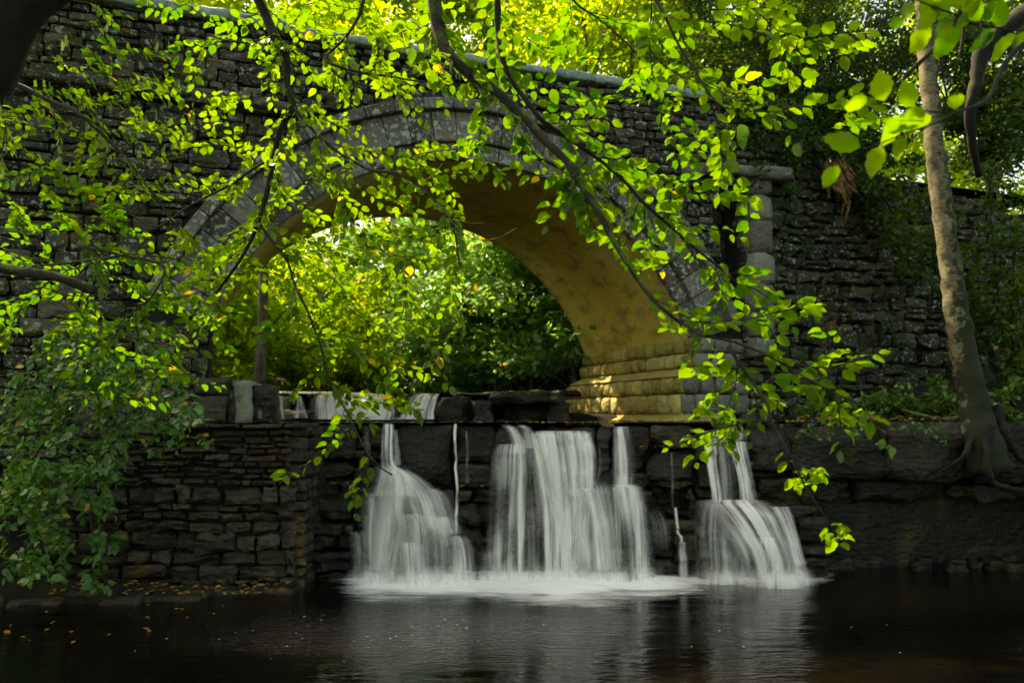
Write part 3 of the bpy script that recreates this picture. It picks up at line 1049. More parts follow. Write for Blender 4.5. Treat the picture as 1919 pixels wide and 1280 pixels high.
# end return of the wall
z = -0.05
while z < 2.02:
    h = rng.uniform(0.12, 0.22)
    y = 11.42
    while y < 12.75:
        wd = rng.uniform(0.2, 0.4)
        V, F = stone_verts(wd - 0.02, h - 0.018, 0.25, 0.03, rng, jit=0.14)
        Vw = [Vector((RX1 + 0.06 - v[1] , y + wd / 2 + v[0], z + h / 2 + v[2])) for v in V]
        rw.put(Vw, F, rng.random(), wd * h)
        y += wd
    z += h
rw.build(ret, M['wetwall'])
# cap slabs over the wall
x = pxx(330, 11.4)
while x < RX1:
    wd = rng.uniform(0.4, 0.8)
    put_rock(ret, "cap_slab", (x, min(x + wd - 0.015, RX1 + 0.08), 11.27, 11.27 + 0.9, 2.07, 2.135), x * 7.7, M['wetwall'], 0.02, 6)
    x += wd
V, F = rock(RX0 - 1.5, RX1 - 0.02, 11.5, 12.5, -0.4, 2.06, 2.0, 0.01, 12)
mesh_obj("wall_core", V, F, M['joint'], ret, False, 0.1)

# low shelf with leaf litter at the foot of the left wall
shelf = empty("rock_shelf", (pxx(300, 10.8), 10.8, 0), kind="structure")
for i, (a, b, Y0, Y1, z1) in enumerate([(270, 385, 10.45, 11.3, 0.06), (205, 275, 10.35, 11.3, 0.09), (380, 555, 10.9, 11.35, 0.05), (120, 210, 10.5, 11.5, 0.1), (20, 130, 10.3, 11.4, 0.08), (455, 560, 11.0, 11.4, 0.04), (-80, 30, 10.2, 11.6, 0.15)]):
    put_rock(shelf, "flat_rock", (pxx(a, Y0), pxx(b, Y0), Y0, Y1, -0.2, z1), 201 + i * 5.3, M['wetwall'], 0.05, 9)
for i in range(14):
    px, py = rng.uniform(0, 220), rng.uniform(960, 1120)
    p = P(px, py, rng.uniform(11.0, 11.8))
    sz = rng.uniform(0.12, 0.3)
    put_rock(shelf, "boulder", (p.x - sz, p.x + sz, p.y, p.y + 0.6, max(-0.1, p.z - sz * 0.7), p.z + sz * 0.4), 240 + i * 2.1, M['wet'], 0.06, 5)

# upper water surfaces
def stream_piece(name, pts, z, mat):
    return mesh_obj(name, [Vector((x, y, z)) for x, y in pts], [tuple(range(len(pts)))], mat, stream, False)
stream = empty("stream_water", (0, 14, 2.1), kind="structure")
stream_piece("shelf_water", [(pxx(440, 11.3), 11.3), (pxx(572, 11.4), 11.4), (pxx(576, 12.6), 12.58), (pxx(1300, 12.6), 12.58), (4.5, 15.3), (-5.5, 15.3), (-5.0, 12.6)], 2.145, M['pool'])
stream_piece("upper_stream", [W(-SPAN + 0.1, 0, 0).to_2d()[:] if False else (-6.2, 15.9), (1.6, 15.9), (-3.2, 26), (-11, 26)], 2.66, M['pool'])

# ------------------------------------------------------------------ falling water
from mathutils.bvhtree import BVHTree
_bv, _bf = [], []
for _o in list(ledge.children):
    if _o.name.startswith(("rock", "bedrock")):
        _b = len(_bv)
        _off = parent_world(_o)
        _bv += [tuple(v.co + _off) for v in _o.data.vertices]
        _bf += [tuple(i + _b for i in p.vertices) for p in _o.data.polygons]
LEDGE = BVHTree.FromPolygons(_bv, _bf)
def sheet(parent, rows, dens=1.0, cols=26, nrow=40, edge=0.24, wob=0.012, seed=0.0, name="water_sheet", fade_top=0.0, fade_bot=0.0):
    """rows: (pxL, pxR, py, Y) down the flow"""
    if fade_top and edge == 0.24: edge = 0.38
    if rows[0][3] < 12.9 and name == 'water_sheet': rows = [(a, b, y, Y + 0.22) for a, b, y, Y in rows]
    L = [P(a, y, Y) for a, b, y, Y in rows]
    Rr = [P(b, y, Y) for a, b, y, Y in rows]
    if rows[-1][2] >= 1060:
        L[-1].z = Rr[-1].z = -0.03
    ll, rr = smooth_path(L, 0.02), smooth_path(Rr, 0.02)
    def samp(pts, t):
        f = t * (len(pts) - 1); i = min(int(f), len(pts) - 2)
        return pts[i].lerp(pts[i + 1], f - i)
    # parametrise by row so left and right stay level
    V, UV, D, F = [], [], [], []
    nr = len(rows) - 1
    def catm(arr, t):
        i = min(int(t), nr - 1); u = t - i
        p1, p2 = arr[i], arr[i + 1]
        p0 = arr[i - 1] if i > 0 else p1 * 2 - p2
        p3 = arr[i + 2] if i + 2 <= nr else p2 * 2 - p1
        return 0.5 * ((2 * p1) + (p2 - p0) * u + (2 * p0 - 5 * p1 + 4 * p2 - p3) * u * u + (3 * p1 - p0 - 3 * p2 + p3) * u ** 3)
    dist = 0
    last = None
    w0 = max((Rr[i] - L[i]).length for i in range(nr + 1))
    for r in range(nrow + 1):
        t = nr * r / nrow
        a, b = catm(L, t), catm(Rr, t)
        mid = (a + b) / 2
        if last is not None: dist += (mid - last).length
        last = mid
        for c in range(cols + 1):
            u = c / cols
            p = a.lerp(b, u)
            o = wob * n3(u * w0 * 9 + seed, dist * 0.6, seed) + wob * 0.5 * n3(u * w0 * 28 + seed, dist * 0.8, seed)
            bow = -0.05 * w0 * math.sin(math.pi * u)
            wx = (0.018 * n3(dist * 2.6, seed, 1) + 0.012 * n3(dist * 7, seed, 4)) * (1.0 if w0 < 0.16 else 0.3)
            V.append((p.x + wx, p.y + o + bow, p.z))
            UV.append((u * w0 + seed * 3.7, dist + seed))
            en = edge * (1.5 + 1.1 * n3(dist * 1.6, seed, u > 0.5))
            e = sm(0, en, u) * sm(0, en, 1 - u)
            vv = r / nrow
            f = 1.0
            f *= sm(-0.05, 0.35, 1 - abs(2 * u - 1) ** 3 + vv * 3.5 - 0.1) if fade_top else 1.0
            if fade_top: f *= sm(0, fade_top, vv)
            if fade_bot: f *= 1 - 0.8 * sm(1 - fade_bot, 1, vv)
            if w0 < 0.12: f *= 0.35 + 0.65 * sm(-0.25, 0.15, n3(dist * 3.5, seed * 3, 2))
            D.append(dens * e * f)
    cc = cols + 1
    push = np.zeros((nrow + 1, cc))
    for i_, v in enumerate(V):
        hit = LEDGE.ray_cast(Vector((v[0], v[1] - 1.2, v[2])), Vector((0, 1, 0)), 1.26)
        if hit[0] is not None:
            push[i_ // cc, i_ % cc] = min(0.45, max(0.0, v[1] - hit[0].y + 0.035))
    for _ in range(3):
        q = push.copy()
        q[1:-1, 1:-1] = np.maximum(push[1:-1, 1:-1], 0.25 * (push[:-2, 1:-1] + push[2:, 1:-1] + push[1:-1, :-2] + push[1:-1, 2:]))
        push = q
    V = [(v[0], v[1] - push[i_ // cc, i_ % cc], v[2]) for i_, v in enumerate(V)]
    for r in range(nrow):
        for c in range(cols):
            F.append((r * cc + c, r * cc + c + 1, (r + 1) * cc + c + 1, (r + 1) * cc + c))
    c0 = L[0]
    return mesh_obj(name, V, F, M['veil'], parent, True, None, UV, {"dens": D}, origin=c0)

B = 1078
def Yb(px, py, z_hint=None): return None
def fall(label, cat, at, sheets):
    o = empty("waterfall", P(*at), label, cat)
    for k, (rows, dens, kw) in enumerate(sheets):
        sheet(o, rows, dens, seed=1.7 * k + at[0] * 0.013, **kw)
        a, b, y, Y = rows[-1]
        if y >= 1060 and b - a > 25:
            for q in range(2):
                Ys = Y + 0.16 - 0.10 * q
                yt = 785 + (2.2 - 0.20 + 0.08 * q) * 1600 / Ys
                sheet(o, [(a - 6, b + 6, yt, Ys), (a - 12, b + 14, (yt + 1090) / 2, Ys - 0.06), (a - 20, b + 22, 1092, Ys - 0.16)], 0.42, seed=k + 5.5 * q, name="splash", fade_top=0.9, edge=0.35, nrow=12)
    return o

fall("left cascade that fans out over stepped rocks from one narrow spout", "waterfall", (760, B, 11.7), [
    ([(719, 737, 794, 12.45), (716, 740, 800, 12.32), (713, 741, 835, 12.22), (712, 745, 872, 12.15), (705, 780, 892, 12.02), (692, 800, 930, 11.92)], 0.95, {}),
    ([(706, 745, 868, 12.16), (692, 792, 900, 12.0), (676, 800, 960, 11.88), (672, 800, 1010, 11.8), (670, 770, 1080, 11.72)], 0.75, dict(cols=40, fade_top=0.15)),
    ([(725, 760, 872, 12.12), (735, 815, 905, 11.96), (745, 842, 935, 11.9), (760, 850, 975, 11.78), (770, 860, 1000, 11.7)], 0.6, dict(cols=36, fade_top=0.2, fade_bot=0.2)),
    ([(785, 822, 915, 11.98), (795, 842, 928, 11.92), (805, 858, 958, 11.86), (820, 872, 1000, 11.82)], 0.55, dict(fade_top=0.1)),
    ([(745, 800, 962, 11.86), (742, 838, 972, 11.76), (745, 852, 1010, 11.66), (745, 860, 1080, 11.6)], 0.45, dict(cols=40, fade_top=0.15)),
    ([(745, 790, 1016, 11.72), (738, 802, 1024, 11.56), (738, 806, 1050, 11.5), (738, 812, 1080, 11.48)], 0.7, dict(fade_top=0.08)),
    ([(655, 690, 995, 12.0), (652, 702, 1006, 11.82), (655, 702, 1040, 11.78), (656, 704, 1080, 11.74)], 0.35, dict(fade_top=0.1)),
    ([(676, 725, 920, 11.95), (676, 722, 960, 11.86), (678, 715, 1010, 11.78), (680, 715, 1080, 11.7)], 0.45, dict(fade_top=0.15)),
    ([(682, 690, 800, 12.3), (683, 694, 840, 12.22), (682, 694, 872, 12.2)], 0.5, dict(cols=8)),
    ([(738, 746, 806, 12.3), (738, 750, 840, 12.22), (736, 754, 872, 12.15)], 0.35, dict(cols=8)),
    ([(680, 800, 905, 12.0), (662, 850, 940, 11.93), (655, 885, 1000, 11.84), (650, 900, 1072, 11.78)], 0.36, dict(cols=60, fade_top=0.2)),
    ([(720, 770, 880, 12.08), (735, 800, 930, 11.9), (748, 812, 1000, 11.76), (750, 815, 1072, 11.66)], 0.55, dict(cols=30, fade_top=0.1)),
    ([(800, 850, 968, 11.86), (800, 862, 980, 11.76), (800, 868, 1020, 11.7)], 0.5, dict(cols=24, fade_top=0.1, fade_bot=0.3)),
])
fall("single thin trickle landing on a rounded stone between the cascades", "waterfall", (855, B, 11.9), [
    ([(850, 857, 795, 12.3), (851, 857, 870, 12.2), (852, 860, 940, 12.12), (851, 859, 1008, 12.0)], 1.0, dict(cols=8)),
    ([(848, 865, 1004, 12.0), (838, 880, 1010, 11.84), (837, 892, 1035, 11.7), (837, 898, 1080, 11.62)], 0.95, dict(cols=30, fade_top=0.05)),
    ([(900, 925, 1030, 12.05), (892, 936, 1046, 11.9), (888, 940, 1080, 11.84)], 0.3, dict(fade_top=0.4)),
    ([(872, 877, 808, 12.28), (872, 879, 850, 12.25), (872, 882, 905, 12.24)], 0.3, dict(cols=6)),
])
fall("broad white central curtain pouring straight down into the pool", "waterfall", (1040, B, 12.0), [
    ([(933, 962, 796, 12.5), (945, 975, 806, 12.3), (952, 990, 830, 12.2), (950, 990, 850, 12.16)], 0.7, {}),
    ([(960, 985, 796, 12.5), (972, 1000, 808, 12.3), (978, 1010, 840, 12.2)], 0.6, {}),
    ([(930, 985, 832, 12.26), (922, 990, 842, 12.14), (915, 992, 880, 12.06), (910, 990, 960, 11.98), (906, 985, 1080, 11.9)], 0.6, dict(cols=40, fade_top=0.04)),
    ([(958, 990, 838, 12.2), (962, 992, 880, 12.06), (964, 988, 960, 11.96), (968, 984, 1080, 11.9)], 0.8, dict(fade_top=0.06)),
    ([(985, 1112, 808, 12.42), (988, 1116, 820, 12.22), (1000, 1122, 880, 12.08), (1012, 1118, 960, 11.98), (1022, 1106, 1080, 11.9)], 1.0, dict(cols=60, wob=0.035)),
    ([(975, 1035, 812, 12.36), (980, 1038, 830, 12.18), (996, 1050, 900, 12.0), (1010, 1056, 980, 11.9), (1018, 1050, 1080, 11.84)], 0.75, dict(cols=40, wob=0.03)),
    ([(1068, 1110, 812, 12.3), (1078, 1120, 850, 12.12), (1082, 1122, 918, 12.04)], 0.8, {}),
    ([(1062, 1128, 914, 12.1), (1062, 1142, 924, 11.94), (1066, 1152, 960, 11.84), (1072, 1162, 1010, 11.78), (1078, 1168, 1080, 11.74)], 0.7, dict(cols=44, fade_top=0.04)),
    ([(1120, 1125, 842, 12.2), (1120, 1127, 870, 12.18), (1117, 1122, 912, 12.16)], 0.7, dict(cols=6)),
    ([(925, 1135, 826, 12.30), (915, 1150, 880, 12.14), (905, 1180, 960, 12.04), (900, 1200, 1072, 11.95)], 0.34, dict(cols=90, fade_top=0.1)),
    ([(1090, 1150, 900, 12.12), (1100, 1165, 960, 11.96), (1110, 1180, 1072, 11.84)], 0.4, dict(cols=30, fade_top=0.2)),
    ([(1112, 1165, 1028, 11.86), (1108, 1172, 1038, 11.74), (1110, 1178, 1080, 11.7)], 0.4, dict(fade_top=0.1)),
])
fall("narrow two step fall right of the central curtain", "waterfall", (1180, B, 11.9), [
    ([(1146, 1180, 800, 12.45), (1146, 1184, 812, 12.28), (1146, 1192, 850, 12.2), (1145, 1195, 914, 12.12)], 0.85, {}),
    ([(1140, 1204, 908, 12.1), (1142, 1212, 920, 11.92), (1146, 1222, 965, 11.82), (1150, 1230, 1020, 11.76), (1150, 1236, 1080, 11.72)], 0.7, dict(cols=40, fade_top=0.04)),
    ([(1178, 1205, 935, 11.95), (1180, 1212, 950, 11.82), (1182, 1218, 1000, 11.74), (1186, 1222, 1080, 11.68)], 0.8, dict(fade_top=0.1)),
    ([(1145, 1165, 914, 12.0), (1150, 1166, 960, 11.84), (1156, 1166, 1080, 11.74)], 0.7, {}),
    ([(1205, 1240, 950, 12.05), (1212, 1258, 985, 11.95), (1216, 1262, 1030, 11.85)], 0.15, dict(fade_top=0.3, fade_bot=0.4)),
])
fall("hair thin trickle dropping between two small dark boulders", "waterfall", (1272, B, 11.9), [
    ([(1258, 1262, 848, 12.3), (1258, 1263, 900, 12.26), (1259, 1264, 952, 12.22)], 0.85, dict(cols=6)),
    ([(1262, 1270, 952, 12.18), (1264, 1272, 980, 12.1), (1266, 1276, 1014, 12.08)], 0.55, dict(cols=8)),
    ([(1262, 1280, 1014, 12.08), (1268, 1286, 1022, 11.92), (1270, 1294, 1075, 11.86)], 0.5, dict(cols=14)),
])
fall("right hand cascade spreading over a broad lower step", "waterfall", (1420, 1065, 11.9), [
    ([(1306, 1400, 808, 12.75), (1312, 1402, 822, 12.5), (1318, 1402, 834, 12.42)], 0.6, {}),
    ([(1314, 1344, 828, 12.42), (1322, 1346, 870, 12.25), (1328, 1352, 905, 12.17), (1332, 1358, 942, 12.1)], 0.95, {}),
    ([(1358, 1402, 828, 12.40), (1370, 1406, 860, 12.26), (1380, 1414, 900, 12.17), (1384, 1424, 944, 12.1)], 1.0, {}),
    ([(1340, 1374, 836, 12.36), (1344, 1380, 880, 12.25), (1348, 1384, 938, 12.14)], 0.3, {}),
    ([(1312, 1436, 936, 12.2), (1300, 1456, 944, 11.95), (1322, 1474, 968, 11.78), (1352, 1486, 1005, 11.68), (1372, 1500, 1040, 11.62), (1384, 1508, 1072, 11.58)], 1.0, dict(cols=60, fade_top=0.04)),
    ([(1302, 1402, 942, 12.0), (1290, 1404, 960, 11.90), (1286, 1408, 1000, 11.80), (1288, 1412, 1040, 11.76), (1290, 1414, 1072, 11.72)], 0.42, dict(cols=50, fade_top=0.06)),
    ([(1408, 1474, 1006, 11.70), (1400, 1484, 1018, 11.54), (1402, 1494, 1045, 11.46), (1404, 1500, 1072, 11.42)], 0.6, dict(cols=30, fade_top=0.06)),
    ([(1440, 1482, 950, 11.98), (1460, 1494, 985, 11.84), (1474, 1508, 1040, 11.72), (1482, 1518, 1072, 11.64)], 0.7, {}),
])
fall("small bright upper cascade seen beyond the ledge under the arch", "waterfall", (670, 785, 15), [
    ([(600, 700, 736, 15.9), (606, 690, 745, 15.5), (625, 690, 770, 15.2), (622, 700, 786, 15.0)], 1.0, dict(cols=40, edge=0.1)),
    ([(628, 700, 736, 15.85), (640, 715, 750, 15.3), (640, 720, 770, 15.1), (650, 722, 786, 15.0)], 0.9, dict(cols=40)),
    ([(556, 566, 742, 15.2), (552, 572, 762, 15.0), (545, 580, 784, 14.9)], 0.9, {}),
    ([(524, 532, 744, 15.2), (522, 532, 784, 15.0)], 0.5, {}),
    ([(505, 640, 734, 15.9), (505, 640, 738, 15.2)], 0.8, dict(edge=0.05)),
    ([(590, 650, 738, 15.7), (580, 655, 748, 15.2), (572, 665, 786, 14.9)], 0.8, dict(cols=40)),
    ([(660, 742, 738, 15.75), (662, 746, 750, 15.15), (655, 750, 768, 14.95), (640, 752, 787, 14.5)], 0.95, dict(cols=40)),
    ([(508, 545, 742, 15.3), (506, 548, 760, 15.1), (505, 552, 786, 15.0)], 0.5, dict(cols=24)),
])
fall("small fan of white water at the right end of the upper step", "waterfall", (790, 785, 15), [
    ([(775, 825, 738, 15.9), (765, 822, 746, 15.2), (752, 815, 770, 15.0), (744, 815, 786, 14.9)], 1.0, dict(cols=40, edge=0.08)),
])

# foam
fx0, fx1, fy0, fy1 = -3.6, 5.6, 9.3, 12.6
nfx, nfy = 170, 70
V, Fo = [], []
def gau(x, c, w_): return math.exp(-((x - c) / w_) ** 2)
for j in range(nfy + 1):
    for i in range(nfx + 1):
        x = fx0 + (fx1 - fx0) * i / nfx; y = fy0 + (fy1 - fy0) * j / nfy
        px = 959.5 + x / y * FPX
        a = 0.0
        a = max(a, (sm(600, 720, px) * (1 - sm(1180, 1420, px))) * sm(9.7, 11.9, y) * 1.3)
        a = max(a, 1.25 * gau(px, 1065, 170) * sm(9.4, 11.4, y))
        a = max(a, 0.95 * gau(px, 760, 120) * sm(10.2, 11.9, y))
        a = max(a, 0.85 * sm(1290, 1380, px) * (1 - sm(1500, 1590, px)) * sm(11.2, 12.1, y))
        a = max(a, 0.8 * sm(1200, 1260, px) * (1 - sm(1300, 1400, px)) * sm(11.2, 11.7, y))
        wv_ = n3(x * 0.8, y * 1.5, 3.1) * 0.5 + 0.3 * n3(x * 2.3, y * 4.0, 8.0)
        a = max(0.0, a * (0.9 + wv_ * sm(12.0, 10.8, y)))
        hgt = 0.02 * a * max(0, n3(x * 2.2, y * 4, 2)) + 0.035 * gau(px, 1065, 90) * gau(y, 11.6, 0.4)
        V.append((x, y, 0.008 + hgt)); Fo.append(a)
cc = nfx + 1
F = [(j * cc + i, j * cc + i + 1, (j + 1) * cc + i + 1, (j + 1) * cc + i) for j in range(nfy) for i in range(nfx)]
tagit(mesh_obj("foam", V, F, M['foam'], None, True, None, None, {"foam": Fo}), "white foam spreading over the pool below the falls", "foam", kind="stuff")

# ------------------------------------------------------------------ leaves
def leaf_mesh(name, mat, seed, length=1.0, width=0.62, serr=0.03, fold=0.16, curl=0.12, n=9, joined=False):
    rg_ = random.Random(seed)
    V, F, UV = [], [], []
    asym = rg_.uniform(-0.04, 0.04)
    for i in range(n + 1):
        t = i / n
        hw = width / 2 * (math.sin(math.pi * min(1, t ** 0.66)) ** 0.85 if 0 < t < 1 else 0)
        if t > 0.66: hw *= 1 - 0.85 * ((t - 0.66) / 0.34) ** 0.8
        zc = -curl * t * t + 0.02 * math.sin(t * 5 + seed)
        xx = t * length
        V.append((xx, 0.0, zc)); UV.append((t, 0))
        if 0 < i < n:
            sx = serr * 1.2 * (1 if i % 2 else -1) + rg_.uniform(-0.025, 0.025)
            for s_ in (1, -1):
                y = s_ * (hw + sx * 0.6 + s_ * asym * hw)
                V.append((xx + 0.05 * 1, y, zc + fold * abs(y) + 0.03 * math.sin(9 * t + s_ * 2 + seed)))
                UV.append((t, y / (width / 2)))
    def ci(i): return 0 if i == 0 else 1 + 3 * (i - 1)
    for i in range(n):
        a, b = ci(i), ci(i + 1)
        if i == 0:
            F += [(a, b, b + 1)] + [(a, b + 2, b)]
        elif i == n - 1:
            F += [(a, b, a + 1), (a, a + 2, b)]
        else:
            F += [(a, b, b + 1, a + 1), (a, a + 2, b + 2, b)]
    # petiole
    b = len(V)
    V += [(-0.18, 0.008, 0.03), (-0.18, -0.008, 0.03)]
    UV += [(0, 0), (0, 0)]
    F.append((0, b, b + 1))
    return np.array(V), F, UV

def leaf_datablock(name, mat, V, F, UV):
    me = bpy.data.meshes.new(name)
    me.from_pydata(V.tolist(), [], F)
    me.polygons.foreach_set("use_smooth", [True] * len(me.polygons))
    uv = me.uv_layers.new(name="UVMap")
    li = np.empty(len(me.loops), dtype=np.int32)
    me.loops.foreach_get("vertex_index", li)
    uv.data.foreach_set("uv", np.asarray(UV, dtype=np.float32)[li].ravel())
    me.materials.append(mat)
    return me
LV = [leaf_mesh("leaf", None, s, width=w_, curl=c_, fold=f_) for s, w_, c_, f_ in ((1, .58, .12, .16), (2, .66, .25, .1), (3, .50, .05, .3), (4, .62, .4, .22), (5, .54, -.10, .12), (6, .60, .5, .35), (7, .64, .15, .05))]
leaf_me = {}
for key in ('leaf', 'leaf_dark'):
    leaf_me[key] = [leaf_datablock("leaf_" + key, M[key], *lv) for lv in LV]

def leaf_matrix(pos, d, nrm, size):
    x = d.normalized()
    z = (nrm - x * nrm.dot(x))
    z = z.normalized() if z.length > 1e-4 else x.orthogonal().normalized()
    y = z.cross(x)
    return Matrix(((x.x * size, y.x * size, z.x * size, pos.x), (x.y * size, y.y * size, z.y * size, pos.y), (x.z * size, y.z * size, z.z * size, pos.z), (0, 0, 0, 1)))

def place_leaves(parent, mats, matkey, most=260, rest_name="small_leaves"):
    """mats: list of (Matrix, variant). nearest/largest first as leaf parts, the rest one joined part"""
    pl = parent_world(parent)
    T = Matrix.Translation(-pl)
    def key(mv):
        p = mv[0].translation
        px, py = 959.5 + FPX * p.x / p.y, 785 - FPX * (p.z - 2.2) / p.y
        vis = -40 < px < 1960 and -40 < py < 1320
        return (0 if vis else 1, -mv[0].to_scale()[0] / p.y)
    mats = sorted(mats, key=key)
    protos = []
    for i, (m_, v) in enumerate(mats[:most]):
        if i < len(leaf_me[matkey]):
            o = bpy.data.objects.new("leaf", leaf_me[matkey][v])
        else:
            o = protos[0].copy(); o.data = leaf_me[matkey][v]
        protos.append(o)
        C.objects.link(o)
        o.parent = parent
        o.matrix_basis = T @ m_
    rest = mats[most:]
    if rest:
        Vs, Fs, UVs, b = [], [], [], 0
        for m_, v in rest:
            V, F, UV = LV[v]
            A = np.array(m_)
            Vs.append(V @ A[:3, :3].T + A[:3, 3])
            Fs += [tuple(i + b for i in f) for f in F]
            UVs += UV
            b += len(V)
        o = mesh_obj(rest_name, np.concatenate(Vs), Fs, M[matkey], parent, True, None, UVs)
        o["kind"] = "stuff"

# density map of the near foliage: 24 columns x 13 rows of 80 px cells
DM = [
 "003322676777776655440354",
 "035542665677654334430343",
 "777643555643355564340334",
 "777422656765388885000430",
 "666544666651587750000000",
 "655655666662035641001301",
 "546666555540002665100000",
 "477773455540000155300000",
 "024440034310000145530000",
 "001100024300000144342000",
 "000000022000000243100000",
 "000000101000000000330000",
 "000000000000000000020000",
]
# limbs: name key, label, material, points (px, py, Y), start radius, end radius
NEAR = [
 ("arching", "thick mossy arching bough that curves down across the arch top to the right", 'mossy',
  [(812, -60, 5.0), (815, 10, 5.0), (832, 85, 4.95), (872, 132, 4.9), (930, 172, 4.85), (975, 215, 4.8), (1015, 260, 4.75), (1062, 300, 4.7), (1095, 355, 4.65), (1140, 430, 4.6), (1190, 520, 4.55), (1235, 575, 4.5), (1275, 607, 4.5)], 0.046, 0.009, 0.10),
 ("second", "dark bare upper limb hanging just right of the mossy bough", 'bark_dark',
  [(938, -60, 5.2), (932, 20, 5.2), (935, 90, 5.15), (958, 150, 5.1), (1010, 220, 5.0), (1070, 262, 4.95), (1150, 320, 4.9), (1200, 370, 4.85), (1255, 420, 4.8), (1320, 480, 4.75), (1380, 530, 4.7)], 0.022, 0.007, 0.10),
 ("leftdrop", "long crooked black limb dropping in front of the left half of the arch", 'bark_dark',
  [(465, -60, 5.9), (498, 30, 5.9), (522, 75, 5.85), (536, 110, 5.8), (540, 160, 5.8), (549, 200, 5.75), (525, 250, 5.7), (512, 320, 5.7), (498, 380, 5.65), (475, 440, 5.6), (440, 500, 5.6), (405, 552, 5.6)], 0.040, 0.009, 0.088),
 ("cross", "thin limb slanting from the crooked limb to the arch crown", 'twig',
  [(549, 200, 5.75), (600, 255, 5.6), (640, 290, 5.5), (700, 318, 5.4), (745, 325, 5.35), (800, 360, 5.3), (845, 420, 5.25), (860, 500, 5.2)], 0.014, 0.005, 0.085),
 ("weeping", "slender weeping twig hanging inside the arch opening to the upper cascade", 'twig',
  [(487, 420, 5.6), (537, 490, 5.5), (556, 540, 5.45), (598, 635, 5.4), (612, 700, 5.4), (640, 760, 5.3), (690, 860, 5.2), (735, 890, 5.2)], 0.011, 0.004, 0.085),
 ("topmid", "leafy top bough spreading yellow green leaves along the parapet", 'twig',
  [(700, -90, 6.2), (680, 0, 6.2), (655, 60, 6.1), (610, 110, 6.0), (700, 140, 5.9), (800, 150, 5.9)], 0.018, 0.006, 0.09),
 ("upleft", "dense leafy bough in front of the upper left wall", 'twig',
  [(-60, 120, 5.9), (60, 170, 5.9), (150, 215, 5.8), (230, 290, 5.8), (300, 380, 5.7), (330, 420, 5.7)], 0.022, 0.006, 0.088),
 ("lowleft", "leafy spray above the brambles in front of the left wall foot", 'twig',
  [(150, 460, 6.0), (230, 480, 5.9), (310, 500, 5.8), (280, 560, 5.7), (220, 620, 5.7), (330, 650, 5.6)], 0.012, 0.005, 0.088),
 ("midleft", "loose leafy branch between the crooked limb and the left wall", 'twig',
  [(500, 300, 5.75), (430, 345, 5.8), (360, 385, 5.8), (280, 425, 5.85), (200, 360, 5.9)], 0.011, 0.005, 0.085),
 ("topright", "leafy bough hanging at the top over the right parapet end", 'twig',
  [(1180, -70, 4.4), (1230, 0, 4.4), (1262, 60, 4.3), (1290, 110, 4.3), (1330, 170, 4.25), (1360, 200, 4.2)], 0.012, 0.004, 0.10),
 ("toproof", "small leafy bough at the top edge above the arch crown", 'twig',
  [(1020, -70, 5.4), (1080, 0, 5.4), (1130, 40, 5.3), (1200, 110, 5.2), (1220, 180, 5.1)], 0.010, 0.004, 0.09),
 ("spray", "long bright green leafy spray reaching right below the arch", 'twig',
  [(1268, 600, 4.5), (1320, 628, 4.4), (1380, 640, 4.3), (1440, 665, 4.25), (1500, 700, 4.2), (1560, 735, 4.15), (1620, 765, 4.1)], 0.009, 0.004, 0.105),
 ("tip", "drooping twig whose last leaves hang beside the right hand cascade", 'twig',
  [(1368, 650, 4.3), (1410, 715, 4.3), (1440, 760, 4.25), (1448, 790, 4.25), (1480, 850, 4.2), (1510, 910, 4.2), (1545, 970, 4.2)], 0.009, 0.004, 0.095),
 ("lowspray", "low leafy twig crossing just above the top of the right hand cascade", 'twig',
  [(1445, 785, 4.25), (1400, 795, 4.25), (1350, 800, 4.2), (1300, 815, 4.2), (1265, 820, 4.2)], 0.007, 0.003, 0.092),
 ("corner", "large dark leaves hanging near the pale trunk at the upper right", 'bark_dark',
  [(1990, 60, 2.9), (1900, 90, 2.8), (1850, 190, 2.7), (1790, 215, 2.6), (1735, 235, 2.55), (1700, 270, 2.5)], 0.012, 0.003, 0.125),
]
limb_pts = {}
for key, label, mt, pts, r0, r1, ls in NEAR:
    limb_pts[key] = [(p[0], p[1], p[2]) for p in pts]
rngL = random.Random(99)
attr_by = {k: [] for k in limb_pts}
def seg_near(px, py):
    best = None
    for k, pts in limb_pts.items():
        for i in range(len(pts) - 1):
            ax, ay, aY = pts[i]; bx, by, bY = pts[i + 1]
            dx, dy = bx - ax, by - ay
            t = max(0, min(1, ((px - ax) * dx + (py - ay) * dy) / (dx * dx + dy * dy + 1e-9)))
            d = math.hypot(px - ax - t * dx, py - ay - t * dy)
            if k == 'corner' and px < 1620: d += 500
            if k != 'corner' and px > 1640 and py < 560: d += 500
            if best is None or d < best[0]: best = (d, k, aY + (bY - aY) * t)
    return best
for r, row in enumerate(DM):
    for c, ch in enumerate(row):
        dnum = int(ch)
        if not dnum: continue
        near = c >= 20 and r < 7
        cnt = dnum * (0.12 if near else ((0.6 if 2 < r < 7 or r < 1 else 0.72) if c >= 11 else 1.3))
        cnt = int(cnt) + (1 if rngL.random() < cnt - int(cnt) else 0)
        for _ in range(cnt):
            px, py = (c + rngL.random()) * 80, (r + rngL.random()) * 80
            if 860 < px < 1080 and 330 + (px - 860) * 0.3 < py < 600: continue
            if 650 < px < 850 and 172 < py < 285 and rngL.random() < 0.85: continue
            if 1130 < px < 1300 and 640 < py < 1280: continue
            d, k, Y = seg_near(px, py)
            attr_by[k].append((px, py, Y + rngL.uniform(-0.15, 0.55) * (0.6 if near else 1)))

